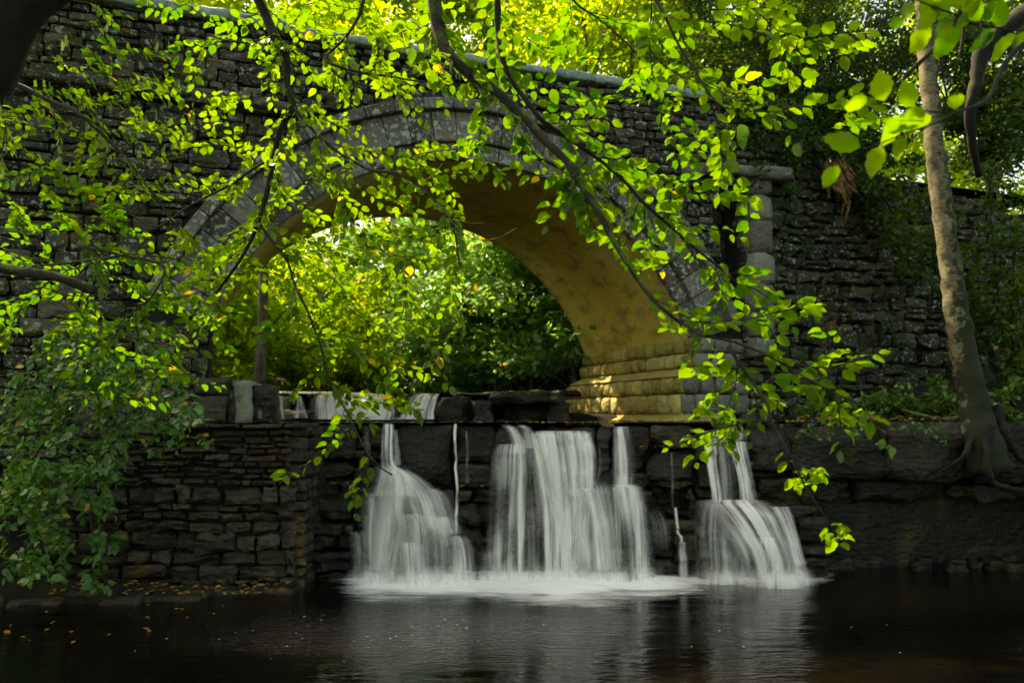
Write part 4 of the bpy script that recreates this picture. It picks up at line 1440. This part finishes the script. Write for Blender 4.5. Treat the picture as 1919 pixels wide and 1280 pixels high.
def grow_branch(root, key, mt, pts, r0, r1, leaf_size, attractors, matkey='leaf', most=260, spray_n=(0.05, 0.55, 0.8), leaves_per=(4, 8)):
    rg_ = random.Random(hash_str(key))
    branch_n = Vector(spray_n) + Vector((rg_.gauss(0, 0.15), rg_.gauss(0, 0.15), rg_.gauss(0, 0.1)))
    path = smooth_path([P(*p) for p in pts], 0.06)
    path = [p + Vector((n3(p.x * 4, p.y, p.z * 4), n3(p.z * 4, p.x * 3, 5), n3(p.x * 4, 9, p.z * 3))) * 0.02 for p in path]
    mb = MB()
    n = len(path)
    tube(mb, path, [r0 + (r1 - r0) * (i / (n - 1)) ** 0.8 for i in range(n)], 8, rough=0.35)
    mb.build("limb", M[mt], root)
    nodes = [(p, (path[min(i + 1, n - 1)] - path[max(i - 1, 0)]).normalized()) for i, p in enumerate(path)]
    co = np.array([tuple(p) for p, _ in nodes])
    A = [P(*a) for a in attractors]
    ZW = np.array([1.0, 1.0, 1.9])
    A.sort(key=lambda q: float(np.min(np.linalg.norm((co - np.array(tuple(q))) * ZW, axis=1))))
    tw = MB()
    leaves = []
    for q in A:
        co = np.array([tuple(p) for p, _ in nodes])
        dd = np.linalg.norm((co - np.array(tuple(q))) * ZW, axis=1)
        dd = dd + rg_.uniform(0, 0.05)
        i = int(np.argmin(dd))
        p0, d0 = nodes[i]
        L = (q - p0).length
        if L < leaf_size * 2.6:
            dirn = (q - p0).normalized() * 0.8 + d0 * 0.9 + Vector((rg_.uniform(-.35, .35), rg_.uniform(-.35, .35), -0.08))
            q = p0 + dirn.normalized() * leaf_size * rg_.uniform(2.0, 3.2); L = (q - p0).length
        mid = p0.lerp(q, 0.5) + d0 * L * 0.18 + Vector((0, 0, 0.06 * L)) + Vector((rg_.uniform(-1, 1), rg_.uniform(-1, 1), rg_.uniform(-1, 1))) * L * 0.08
        m_ = max(4, int(L / 0.05))
        cur = []
        for k in range(m_ + 1):
            t = k / m_
            a, b = p0.lerp(mid, t), mid.lerp(q, t)
            pt = a.lerp(b, t)
            if 0 < k < m_:
                pt = pt + Vector((rg_.uniform(-1, 1), rg_.uniform(-1, 1), rg_.uniform(-1, 1))) * 0.006
            cur.append(pt)
        ra = min(0.006, 0.0026 + 0.004 * L)
        tube(tw, cur, [ra + (0.0016 - ra) * k / m_ for k in range(m_ + 1)], 4)
        for k in range(1, m_ + 1):
            nodes.append((cur[k], (cur[k] - cur[k - 1]).normalized()))
        # leaves on the last stretch
        sn = branch_n + Vector((rg_.gauss(0, 0.16), rg_.gauss(0, 0.16), rg_.gauss(0, 0.12)))
        nl = rg_.randint(*leaves_per)
        d_end = (cur[-1] - cur[-2]).normalized()
        sp_ = leaf_size * 0.40
        for j in range(nl):
            back = j * sp_
            # walk back along the twig
            acc, kk = 0, m_
            while kk > 0 and acc < back:
                acc += (cur[kk] - cur[kk - 1]).length; kk -= 1
            if kk <= 0 and back > L: break
            pos = cur[kk]
            dd_ = (cur[min(kk + 1, m_)] - cur[max(kk - 1, 0)]).normalized()
            side = 1 if j % 2 else -1
            lat = sn.cross(dd_)
            lat = lat.normalized() if lat.length > 1e-3 else Vector((1, 0, 0))
            if j == 0: ld = dd_ + Vector((rg_.gauss(0, .15), rg_.gauss(0, .15), -0.15))
            else: ld = dd_ * 0.85 + lat * side * 1.0 + Vector((rg_.gauss(0, .13), rg_.gauss(0, .13), rg_.gauss(-0.10, .14)))
            nn = sn + Vector((rg_.gauss(0, .2), rg_.gauss(0, .2), rg_.gauss(0, .14)))
            size = leaf_size * rg_.uniform(0.55, 1.15) * (0.8 if j == 0 else 1)
            ldn = ld.normalized()
            leaves.append((leaf_matrix(pos + ldn * 0.16 * size, ldn, nn, size), rg_.randrange(len(LV))))
    if tw.v:
        tw.build("twigs", M['twig'] if mt != 'bark_dark' else M['bark_dark'], root)["kind"] = "stuff"
    place_leaves(root, leaves, matkey, most)
    return len(leaves)

def hash_str(s_): return sum((i + 1) * ord(ch) for i, ch in enumerate(s_))
tot = 0
for key, label, mt, pts, r0, r1, ls in NEAR:
    root = empty("leafy_branch", P(*pts[0]), label, "branch", "branches overhanging the stream")
    tot += grow_branch(root, key, mt, pts, r0, r1, ls * (0.95 if key == 'corner' else 0.96 if key in ('arching', 'topright', 'second') else 0.92), attr_by[key], most=230, leaves_per=(6, 10))
print("near leaves", tot)

# bare dark boughs
def bough(name, label, cat, mt, polylines, group=None):
    root = empty(name, P(*polylines[0][0][0]), label, cat, group)
    for k, (pts, r0, r1) in enumerate(polylines):
        path = smooth_path([P(*p) for p in pts], 0.06)
        n = len(path)
        mb = MB()
        tube(mb, path, [r0 + (r1 - r0) * i / (n - 1) for i in range(n)], 12 if r0 > 0.03 else 6, rough=0.4)
        mb.build("limb" if k == 0 else "twig", M[mt], root)
    return root
bough("tree_bough", "thick black leaning bough cutting across the top left corner", "bough", 'bark_dark',
      [([(-190, 260, 2.9), (-60, 110, 2.9), (40, -10, 2.9), (140, -130, 2.9)], 0.125, 0.13)])
bough("broken_limb", "short moss covered broken limb jutting in from the left edge", "bough", 'mossy',
      [([(-120, 470, 5.4), (0, 500, 5.5), (60, 512, 5.5), (120, 522, 5.5), (176, 545, 5.5)], 0.040, 0.030),
       ([(60, 498, 5.5), (130, 492, 5.5), (200, 482, 5.5), (250, 476, 5.5), (340, 486, 5.5)], 0.006, 0.003),
       ([(0, 462, 5.6), (60, 485, 5.6), (150, 492, 5.6)], 0.005, 0.003),
       ([(150, 512, 5.5), (165, 495, 5.5), (230, 478, 5.4), (255, 470, 5.4)], 0.006, 0.002)])
bough("dark_bough", "dark forked bough behind large leaves in the top right corner", "bough", 'bark_dark',
      [([(1980, -20, 8), (1905, 35, 8), (1862, 70, 8), (1838, 100, 8), (1828, 160, 8), (1818, 210, 8), (1822, 270, 8.1), (1835, 330, 8.3)], 0.10, 0.03),
       ([(1805, -20, 3.2), (1800, 20, 3.2), (1760, 80, 3.2), (1720, 120, 3.2), (1678, 163, 3.2)], 0.012, 0.007),
       ([(1755, -30, 3.3), (1757, 60, 3.3), (1768, 150, 3.3), (1778, 195, 3.3), (1800, 212, 3.3)], 0.007, 0.004),
       ([(1802, -10, 3.3), (1805, 60, 3.3), (1798, 110, 3.3), (1760, 140, 3.3)], 0.007, 0.004)])
bough("dead_twig", "pale bare twig reaching left in front of the shaded arch soffit", "twig", 'far_bark',
      [([(820, 380, 4.9), (860, 430, 4.9), (890, 448, 4.85), (930, 447, 4.85), (968, 427, 4.8)], 0.004, 0.0018),
       ([(850, 410, 4.9), (880, 418, 4.85), (905, 418, 4.85)], 0.003, 0.0014),
       ([(795, 340, 4.9), (815, 325, 4.85), (830, 305, 4.85)], 0.003, 0.0014)])

# ------------------------------------------------------------------ bushes with stems and modest leaves
def arch_stems(root, starts, rg_, mt='twig'):
    pass

def bush(label, name, regions, Yr, leaf_size, count, stems, matkey, seed, most=260, cat="bush", group=None, spray_n=(0, 0.0, 0.9), stem_mat='twig', per=(3, 6)):
    rg_ = random.Random(seed)
    root = empty(name, P(*stems[0][0]), label, cat, group)
    at = []
    while len(at) < count:
        x0, x1, y0, y1 = rg_.choice(regions)
        px, py = rg_.uniform(x0, x1), rg_.uniform(y0, y1)
        at.append((px, py, rg_.uniform(*Yr)))
    mb = MB()
    nodes = []
    for pts in stems:
        path = smooth_path([P(*p) for p in pts], 0.12)
        n = len(path)
        tube(mb, path, [0.014 + (0.004 - 0.014) * i / (n - 1) for i in range(n)], 5, rough=0.2)
        for i, p in enumerate(path):
            nodes.append((p, (path[min(i + 1, n - 1)] - path[max(i - 1, 0)]).normalized()))
    mb.build("stems", M[stem_mat], root)
    A = [P(*a) for a in at]
    base = np.array([tuple(p) for p, _ in nodes])
    A.sort(key=lambda q: float(np.min(np.linalg.norm(base - np.array(tuple(q)), axis=1))))
    tw, leaves = MB(), []
    for q in A:
        co = np.array([tuple(p) for p, _ in nodes])
        i = int(np.argmin(np.linalg.norm(co - np.array(tuple(q)), axis=1)))
        p0, d0 = nodes[i]
        L = (q - p0).length
        m_ = max(3, min(10, int(L / 0.07)))
        mid = p0.lerp(q, 0.5) + d0 * L * 0.15 + Vector((0, 0, 0.1 * L))
        cur = [p0.lerp(mid, k / m_).lerp(mid.lerp(q, k / m_), k / m_) for k in range(m_ + 1)]
        tube(tw, cur, [0.004 - 0.002 * k / m_ for k in range(m_ + 1)], 3)
        for k in range(1, m_ + 1): nodes.append((cur[k], (cur[k] - cur[k - 1]).normalized()))
        sn = Vector(spray_n) + Vector((rg_.gauss(0, .4), rg_.gauss(-0.2, .4), rg_.gauss(0, .2)))
        for j in range(rg_.randint(*per)):
            kk = max(0, m_ - j)
            pos = cur[kk]
            ld = Vector((rg_.gauss(0, 1), rg_.gauss(-0.3, .8), rg_.gauss(-0.5, .4))).normalized()
            nn = sn + Vector((rg_.gauss(0, .3), rg_.gauss(0, .3), rg_.gauss(0, .2)))
            size = leaf_size * rg_.uniform(0.6, 1.15)
            leaves.append((leaf_matrix(pos + ld * 0.16 * size, ld, nn, size), rg_.randrange(len(LV))))
    tw.build("twigs", M[stem_mat], root)["kind"] = "stuff"
    place_leaves(root, leaves, matkey, most)

bush("large dark bramble thicket spilling over the left bank below the wall", "bramble_bush",
     [(0, 380, 690, 830), (0, 380, 700, 800), (0, 250, 800, 900), (0, 210, 860, 970), (60, 350, 660, 760), (0, 130, 900, 1090), (60, 330, 610, 720)], (8.2, 10.2), 0.105, 760,
     [[(-60, 1080, 10.4), (20, 940, 10.0), (90, 820, 9.5), (180, 740, 9.2), (260, 700, 9.0)],
      [(60, 1100, 10.6), (110, 940, 10.2), (170, 840, 9.8), (260, 790, 9.4), (350, 790, 9.2)],
      [(-60, 900, 9.5), (0, 780, 9.2), (60, 700, 9.0), (100, 670, 8.8)],
      [(20, 1100, 10.6), (60, 1000, 10.2), (110, 880, 9.7), (150, 860, 9.5)]], 'leaf_dark', 5, most=280)
bush("trailing ivy strand with glossy leaves hanging down the bank beside the low wall", "trailing_plant",
     [(140, 190, 870, 960), (110, 215, 950, 1060), (150, 210, 1040, 1110), (180, 215, 975, 1040)], (8.6, 9.6), 0.12, 26,
     [[(150, 850, 9.3), (160, 930, 9.2), (175, 1000, 9.1), (190, 1060, 9.1), (195, 1100, 9.2)]], 'leaf_dark', 6, cat="plant")
bush("leafy stems drooping from the thicket across the top of the stacked stone wall", "trailing_plant",
     [(240, 390, 760, 850), (200, 330, 720, 800), (280, 400, 800, 850)], (10.0, 10.9), 0.10, 45,
     [[(150, 760, 10.6), (220, 770, 10.4), (300, 800, 10.3), (370, 840, 10.3)]], 'leaf_dark', 8, cat="plant")

bush("small ferny plants hanging over the front edge of the right hand rock slab", "trailing_plant",
     [(1500, 1560, 790, 830), (1590, 1680, 790, 840), (1700, 1790, 800, 850), (1560, 1800, 785, 805)], (11.9, 12.3), 0.085, 34,
     [[(1490, 792, 12.5), (1600, 792, 12.4), (1700, 794, 12.4), (1800, 800, 12.3)]], 'leaf_dark', 18, cat="plant")
# ------------------------------------------------------------------ right hand pale tree
tree = empty("pale_tree", P(1850, 850, 12.4), "slender pale barked tree with mossy foot standing on the rocks at the right", "tree")
path = smooth_path([P(1852, 880, 12.2), P(1838, 820, 12.2), P(1822, 740, 12.3), P(1802, 640, 12.4), P(1785, 520, 12.5), P(1765, 380, 12.6), P(1748, 240, 12.7), P(1738, 120, 12.8), P(1730, 0, 12.9), P(1722, -160, 13.0), P(1700, -420, 13.1)], 0.10)
n = len(path)
mb = MB()
rad = []
for i in range(n):
    t = i / (n - 1)
    rad.append(0.155 * (1 - t) + 0.10 * t + 0.11 * math.exp(-t * 14) + 0.04 * math.exp(-t * 5))
tube(mb, path, rad, 24, rough=0.28)
mb.build("trunk", M['pale_bark'], tree)
for k, (r0, pts) in enumerate([(0.075, [(1836, 780, 12.15), (1812, 845, 12.0), (1790, 868, 12.0), (1765, 885, 12.15)]),
                         (0.09, [(1852, 800, 12.05), (1848, 865, 11.9), (1862, 905, 11.9), (1905, 918, 12.0), (1960, 925, 12.1)]),
                         (0.11, [(1862, 760, 12.2), (1905, 850, 12.1), (1960, 890, 12.1)]),
                         (0.07, [(1826, 770, 12.3), (1780, 788, 12.35), (1730, 780, 12.5), (1690, 768, 12.7)])]):
    pth = smooth_path([P(*p) for p in pts], 0.05)
    m2 = MB()
    tube(m2, pth, [r0 * (1 - 0.8 * (i / (len(pth) - 1)) ** 0.8) for i in range(len(pth))], 9, rough=0.75)
    m2.build("root", M['mossy'] if k in (3, 4) else M['bark_dark'], tree)

# exposed dead root on the right wall
dr = empty("dead_root", P(1580, 350, 16.0), "orange brown splintered dead root clinging to the right wall top", "root")
r_ = random.Random(9)
for k in range(34):
    x0 = r_.uniform(1542, 1585); y0 = r_.uniform(296, 318)
    x1 = x0 + r_.uniform(5, 42) ; y1 = y0 + r_.uniform(35, 70)
    Y0 = r_.uniform(15.6, 15.8)
    pts = [(x0, y0, Y0), (x0 + (x1 - x0) * .3 + r_.uniform(-5, 5), y0 + (y1 - y0) * .5, Y0 - .06), (x1, y1, Y0 - .04)]
    if k in (3, 9): pts.append((x1 - 8, y1 + 40, Y0))
    if k in (5, 11): pts.append((x1 + 18, y1 - 18, Y0)); pts.append((x1 + 12, y1 - 38, Y0))
    pth = smooth_path([P(*p) for p in pts], 0.05)
    m2 = MB()
    n = len(pth)
    tube(m2, pth, [((0.03 if k % 4 else 0.055) * math.sin(math.pi * min(1, 0.15 + 0.8 * i / (n - 1))) + 0.008) for i in range(n)], 6, rough=0.9)
    m2.build("root_strand", M['root'], dr)

# ------------------------------------------------------------------ woodland
def leaf_cloud(n, centers, radii, size, seed, up=0.5):
    """numpy kite leaves scattered through clumps; returns V,F"""
    r_ = np.random.RandomState(seed)
    ci = r_.randint(0, len(centers), n)
    c = np.array(centers)[ci]; rr = np.array(radii)[ci]
    d = r_.normal(size=(n, 3)); d /= np.linalg.norm(d, axis=1)[:, None]
    rad = r_.rand(n) ** 0.45
    p = c + d * (rr * rad[:, None])
    nrm = r_.normal(size=(n, 3)) * 0.55 + np.array([0, 0.15, up])
    nrm /= np.linalg.norm(nrm, axis=1)[:, None]
    a = r_.normal(size=(n, 3)); a -= nrm * np.sum(a * nrm, axis=1)[:, None]
    a /= np.linalg.norm(a, axis=1)[:, None]
    b = np.cross(nrm, a)
    s_ = (size * (0.6 + 0.8 * r_.rand(n)))[:, None]
    V = np.stack([p, p + a * s_ * 0.45 + b * s_ * 0.32 + nrm * s_ * 0.06, p + a * s_, p + a * s_ * 0.45 - b * s_ * 0.32 + nrm * s_ * 0.06], axis=1).reshape(-1, 3)
    F = np.arange(n * 4).reshape(-1, 4)
    return V, F

def crown_mesh(seed, n, hgt, wid, size, mat, z0=0.0, nclump=26, up=0.5):
    r_ = random.Random(seed)
    cs, rr = [], []
    for _ in range(nclump):
        a = r_.uniform(0, 2 * math.pi); q = r_.random() ** 0.5 * wid
        zz = r_.uniform(z0, hgt)
        f = 1.0 - 0.45 * abs((zz - z0) / (hgt - z0) - 0.45) * 2
        cs.append((q * f * math.cos(a), q * f * math.sin(a), zz))
        k = r_.uniform(0.35, 0.95) * wid * 0.42
        rr.append((k, k, k * 0.55))
    V, F = leaf_cloud(n, cs, rr, size, seed, up)
    return np_mesh("crown_leaves", V, F, mat), cs

def trunk_mesh(seed, h, r, mat, lean=0.4, cs=None):
    r_ = random.Random(seed)
    lx, ly = r_.uniform(-lean, lean), r_.uniform(-lean, lean)
    pts = [Vector((lx * t * t * h * 0.2 + 0.08 * math.sin(t * 7 + seed), ly * t * t * h * 0.2, -0.4 + t * (h + 0.4))) for t in [i / 10 for i in range(11)]]
    mb = MB()
    tube(mb, pts, [r * (1 - 0.7 * i / 10) + 0.3 * r * (i == 0) for i in range(11)], 8, rough=0.2)
    if cs:
        for c in cs[:12]:
            c = Vector(c)
            t = max(0.15, min(0.9, (c.z - 0.6) / h))
            i = int(t * 10)
            p0 = pts[i]
            mid = p0.lerp(c, 0.5) + Vector((0, 0, 0.25))
            br = [p0, p0.lerp(mid, 0.5), mid, mid.lerp(c, 0.6), c]
            tube(mb, br, [r * 0.35, r * 0.28, r * 0.2, r * 0.12, r * 0.05], 5)
    me = bpy.data.meshes.new("trunk")
    me.from_pydata([tuple(v) for v in mb.v], [], mb.f)
    me.polygons.foreach_set("use_smooth", [True] * len(me.polygons))
    me.materials.append(mat)
    return me

def make_kind(seed, n, hgt, wid, size, mat, z0, trunk_h, trunk_r, bark, nclump=26, up=0.5):
    cm, cs = crown_mesh(seed, n, hgt, wid, size, mat, z0, nclump, up)
    tm = trunk_mesh(seed, trunk_h, trunk_r, bark, cs=cs)
    return cm, tm

KT = [make_kind(41, 7000, 13.5, 3.6, 0.18, M['leaf_far'], 3.2, 12.5, 0.20, M['far_bark'], 46),
      make_kind(42, 6500, 14.5, 3.2, 0.16, M['leaf_far'], 4.0, 13.5, 0.17, M['far_bark'], 40)]
KS = [make_kind(51, 5200, 3.6, 2.3, 0.16, M['leaf_cool'], 0.2, 3.0, 0.05, M['far_bark'], 30, 0.7),
      make_kind(52, 5200, 3.2, 2.2, 0.16, M['leaf_far'], 0.2, 2.8, 0.05, M['far_bark'], 28, 0.6)]
KH = make_kind(43, 10000, 15.0, 3.4, 0.17, M['leaf_far'], 7.2, 13.5, 0.12, M['far_bark'], 40)
def plant(kind, name, part, x, y, rz, scl, label, cat, group, z=None):
    cm, tm = kind
    o = empty(name, (x, y, ground_z(x, y) if z is None else z), label, cat, group)
    o.rotation_euler = (0, 0, rz); o.scale = (scl, scl, scl)
    a = bpy.data.objects.new("crown", cm); C.objects.link(a); a.parent = o
    b = bpy.data.objects.new(part, tm); C.objects.link(b); b.parent = o
    return o
ORD = ['leftmost', 'second from the left', 'third from the left', 'fourth from the left', 'fifth from the left', 'sixth from the left', 'seventh from the left', 'eighth from the left', 'ninth from the left', 'tenth from the left', 'eleventh from the left', 'twelfth from the left', 'thirteenth from the left', 'fourteenth from the left']
rngT = random.Random(64)
tree_spots = []
for (px, Y) in [(430, 36), (540, 42), (640, 38), (790, 44), (880, 40), (990, 37), (1080, 30), (1180, 25), (1290, 29), (1400, 23), (1520, 27), (1640, 22.5), (1760, 26), (1890, 22), (2050, 24), (300, 26), (150, 21), (930, 46), (1240, 38), (1480, 37), (1720, 36), (20, 30)]:
    x = pxx(px, Y)
    tree_spots.append((px, Y, x))
for i, (px, Y, x) in enumerate(tree_spots):
    same = sorted(q[0] for q in tree_spots if (q[0] < 1000) == (px < 1000))
    od = ORD[same.index(px)]
    if px < 1000: lab, grp = "tall slim sunlit tree in the wood beyond the arch, " + od, "trees seen through and over the arch"
    else: lab, grp = "tall tree rising behind the right end of the parapet, " + od, "trees behind the right parapet"
    plant(KT[i % 2], "woodland_tree", "trunk", x, Y, rngT.uniform(0, 6.28), rngT.uniform(0.85, 1.12), lab, "tree", grp)
HC = [(350, 19.5), (488, 19.2), (560, 31), (650, 33), (735, 30), (830, 32), (920, 30), (1010, 31), (1105, 20.2), (1190, 22), (1280, 20.5), (1370, 22)]
for i, (px, Y) in enumerate(HC):
    plant(KH, "woodland_tree", "trunk", pxx(px, Y), Y, rngT.uniform(0, 6.28), rngT.uniform(0.9, 1.1) * (1.3 if Y > 28 else 1.0), "slender bare stemmed tree with a high crown behind the bridge, " + ORD[i], "tree", "high crowned trees close behind the bridge")
SHR = [(420, 20.5, 1, .9), (500, 22, 1, 1), (590, 24, 1, .9), (680, 23.5, 1, .8), (770, 22.5, 1, 1.0), (850, 22, 0, 0.9), (930, 21.5, 0, 1.15), (1000, 22.0, 0, 1.2), (1070, 21, 0, 1.3), (1130, 22.5, 0, 1.5), (640, 27, 1, 1.2), (740, 28, 0, 1.4), (880, 26, 0, 1.6), (540, 29, 1, 1.4), (340, 22, 1, 1.2), (450, 26, 1, 1.4), (960, 28, 1, 1.7)]
for i, (px, Y, k, sc_) in enumerate(SHR):
    same = sorted(q[0] for q in SHR if q[2] == k)
    lab = ("cool green leafy shrub on the bank beyond the arch, " if k == 0 else "yellow green sunlit shrub beyond the arch, ") + ORD[same.index(px)]
    plant(KS[k], "shrub", "stem", pxx(px, Y), Y, rngT.uniform(0, 6.28), sc_, lab, "shrub", "cool green shrubs beyond the arch" if k == 0 else "yellow green shrubs beyond the arch")

for i, (x, y, sc_) in enumerate([(-10.5, 4.5, .95), (12.0, 6.5, .95), (13, -2, 1), (-13, -4, 1)]):  # trees outside the frame, added to darken the pool and sides
    plant(KT[i % 2], "woodland_tree", "trunk", x, y, rngT.uniform(0, 6.28), sc_, "unseen tall leafy tree added on the near bank to shade the pool, " + ['beside the bramble', 'beyond the pale tree', 'behind on the right', 'behind on the left'][i], "tree", "unseen shade trees added on the near bank")

def overhead(label, c, rad, n, seed):  # leaf cloud added above the frame to block sun from side leaves
    r_ = random.Random(seed)
    c = Vector(c)
    root = empty("shade_bough", c, label, "bough")
    cs = [tuple(Vector((r_.uniform(-1, 1) * rad[0], r_.uniform(-1, 1) * rad[1], r_.uniform(-1, 1) * rad[2]))) for _ in range(14)]
    V, F = leaf_cloud(n, cs, [(0.5, 0.5, 0.3)] * len(cs), 0.13, seed, 0.6)
    o = bpy.data.objects.new("foliage", np_mesh("foliage", V, F, M['leaf_far'])); C.objects.link(o); o.parent = root
    mb = MB()
    for q in cs[:8]:
        tube(mb, [c + Vector((rad[0] * 1.6 * (1 if c.x > 0 else -1), -1.0, 0.4)), c + Vector(q) * 0.4, c + Vector(q)], [0.05, 0.03, 0.008], 5)
    mb.build("limb", M['bark_dark'], root)
overhead("unseen leafy bough added to shade the upper right corner leaves", (-0.95, 4.5, 6.7), (1.3, 1.0, 0.5), 3600, 5)
overhead("unseen leafy bough added to dapple the left leaves with shade", (-5.6, 7.9, 8.0), (1.5, 1.0, 0.7), 1500, 6)

# shrubs crowning the right wall
def fan_shrub(label, base, tips, n, size, seed, mat, spread, wallY):
    r_ = random.Random(seed)
    root = empty("wall_shrub", P(*base), label, "shrub")
    mb = MB()
    cs, rr = [], []
    b0 = P(*base)
    for t in tips:
        p1 = P(*t)
        mid = b0.lerp(p1, 0.45) + Vector((r_.uniform(-.2, .2), r_.uniform(-.2, .2), 0.25))
        pth = smooth_path([b0, mid, p1], 0.2)
        tube(mb, pth, [0.035 + (0.008 - 0.035) * i / (len(pth) - 1) for i in range(len(pth))], 5)
        for q in pth[len(pth) // 3:]:
            cs.append(tuple(q + Vector((r_.uniform(-1, 1), r_.uniform(-1, 1), r_.uniform(-1, 1))) * spread * 0.6 - b0))
            k = spread * r_.uniform(0.4, 1)
            rr.append((k, k, k * 0.7))
    mb.build("stems", M['bark_dark'], root)
    V, F = leaf_cloud(n, cs, rr, size, seed, 0.45)
    me = np_mesh("foliage", V, F, mat)
    o = bpy.data.objects.new("foliage", me); C.objects.link(o); o.parent = root
    return root
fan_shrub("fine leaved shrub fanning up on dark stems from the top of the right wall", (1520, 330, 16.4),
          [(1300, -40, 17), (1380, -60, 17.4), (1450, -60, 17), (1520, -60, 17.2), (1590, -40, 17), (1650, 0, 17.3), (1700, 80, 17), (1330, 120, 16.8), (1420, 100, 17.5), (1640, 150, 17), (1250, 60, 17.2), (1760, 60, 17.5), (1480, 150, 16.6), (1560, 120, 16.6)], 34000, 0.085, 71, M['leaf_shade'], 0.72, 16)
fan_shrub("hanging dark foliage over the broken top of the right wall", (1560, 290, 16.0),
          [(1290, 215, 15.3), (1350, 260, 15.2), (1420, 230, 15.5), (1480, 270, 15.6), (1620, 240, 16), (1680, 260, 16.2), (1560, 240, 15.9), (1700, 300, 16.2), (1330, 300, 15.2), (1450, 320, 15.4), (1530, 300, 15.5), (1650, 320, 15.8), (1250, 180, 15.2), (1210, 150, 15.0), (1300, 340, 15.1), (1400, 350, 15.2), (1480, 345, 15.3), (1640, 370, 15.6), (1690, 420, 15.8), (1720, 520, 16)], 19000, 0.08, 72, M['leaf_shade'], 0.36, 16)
fan_shrub("leafy tangle coloured dark for shade behind the trunk in the upper right corner", (1860, 330, 15.5),
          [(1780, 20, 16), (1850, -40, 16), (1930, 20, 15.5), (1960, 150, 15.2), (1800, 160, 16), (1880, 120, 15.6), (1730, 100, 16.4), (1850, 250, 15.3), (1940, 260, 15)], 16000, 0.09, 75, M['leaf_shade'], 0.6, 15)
fan_shrub("low undergrowth of ferny leaves round the foot of the pale tree", (1800, 800, 13.4),
          [(1660, 770, 13.6), (1700, 740, 13.8), (1750, 720, 13.8), (1780, 770, 13.3), (1900, 790, 12.9), (1940, 740, 13.2), (1620, 790, 13.5), (1560, 785, 13.6), (1510, 775, 13.8), (1900, 840, 12.7), (1870, 800, 12.8)], 4200, 0.10, 76, M['leaf_dark'], 0.2, 13)
fan_shrub("small leaved bush coloured dark as if shaded behind the pale trunk on the right bank", (1900, 760, 14.0),
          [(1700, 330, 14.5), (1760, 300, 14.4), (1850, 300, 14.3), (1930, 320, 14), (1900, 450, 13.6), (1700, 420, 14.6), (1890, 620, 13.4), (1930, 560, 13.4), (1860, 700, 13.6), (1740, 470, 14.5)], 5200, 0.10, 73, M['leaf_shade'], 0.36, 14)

# fallen leaves
lit = []
r_ = random.Random(404)
def lay(p, size): 
    nn = Vector((r_.gauss(0, .2), r_.gauss(-0.15, .2), 1))
    a = r_.uniform(0, 6.28)
    lit.append((leaf_matrix(p, Vector((math.cos(a), math.sin(a), 0)), nn, size), r_.randrange(5)))
for _ in range(150): 
    Y = r_.uniform(12.4, 14.0); lay(Vector((pxx(r_.uniform(1130, 1500), Y), Y, 2.17)), r_.uniform(.05, .09))
for _ in range(60): 
    Y = r_.uniform(12.38, 12.9); lay(Vector((pxx(r_.uniform(700, 1150), Y), Y, 2.15)), r_.uniform(.05, .08))
for _ in range(190): 
    Y = r_.uniform(12.3, 13.9); lay(Vector((pxx(r_.uniform(1500, 1850), Y), Y, 2.18 + 0.06 * r_.random())), r_.uniform(.05, .10))
for _ in range(170): 
    Y = r_.uniform(10.45, 11.3); lay(Vector((pxx(r_.uniform(60, 555), Y), Y, 0.11)), r_.uniform(.04, .09))
for _ in range(26): 
    Y = r_.uniform(8.6, 10.4); lay(Vector((pxx(r_.uniform(0, 420), Y), Y, 0.012)), r_.uniform(.04, .08))
for _ in range(30):
    px, z_ = r_.choice([(r_.uniform(575, 680), 1.25), (r_.uniform(860, 930), 1.22), (r_.uniform(1200, 1300), 1.78)])
    Y = FY - prof(px, z_) - 0.06; lay(Vector((pxx(px, Y), Y, z_ + 0.02)), r_.uniform(.05, .08))
Vs, Fs, UVs, b = [], [], [], 0
for m_, v in lit:
    V, F, UV = LV[v]
    A = np.array(m_)
    Vs.append(V @ A[:3, :3].T + A[:3, 3]); Fs += [tuple(i + b for i in f) for f in F]; UVs += UV; b += len(V)
tagit(mesh_obj("fallen_leaves", np.concatenate(Vs), Fs, M['litter'], None, True, None, UVs), "orange and yellow fallen leaves scattered over ledge and bank", "leaves", kind="stuff")

r_ = random.Random(77)
mbf = MB()
for _ in range(120):
    if r_.random() < 0.55: x, y = r_.gauss(-1.3, 0.9), r_.gauss(9.0, 0.8)
    else: x, y = r_.uniform(-4, 4), r_.uniform(8, 10.8)
    q = 0.0025 + 0.006 * r_.random() ** 3; a0 = r_.uniform(0, 3)
    mbf.add([(x + q * 1.7 * math.cos(a0 + k * 1.047), y + q * 2.0 * math.sin(a0 + k * 1.047), 0.010) for k in range(6)] + [(x, y, 0.0115)], [(k, (k + 1) % 6, 6) for k in range(6)])
M['fleck'] = mat_plain("foam_fleck", (0.25, 0.28, 0.26), (0.5, 0.52, 0.5))
tagit(mbf.build("foam_flecks", M['fleck']), "small white foam flecks floating on the black pool", "foam", kind="stuff")
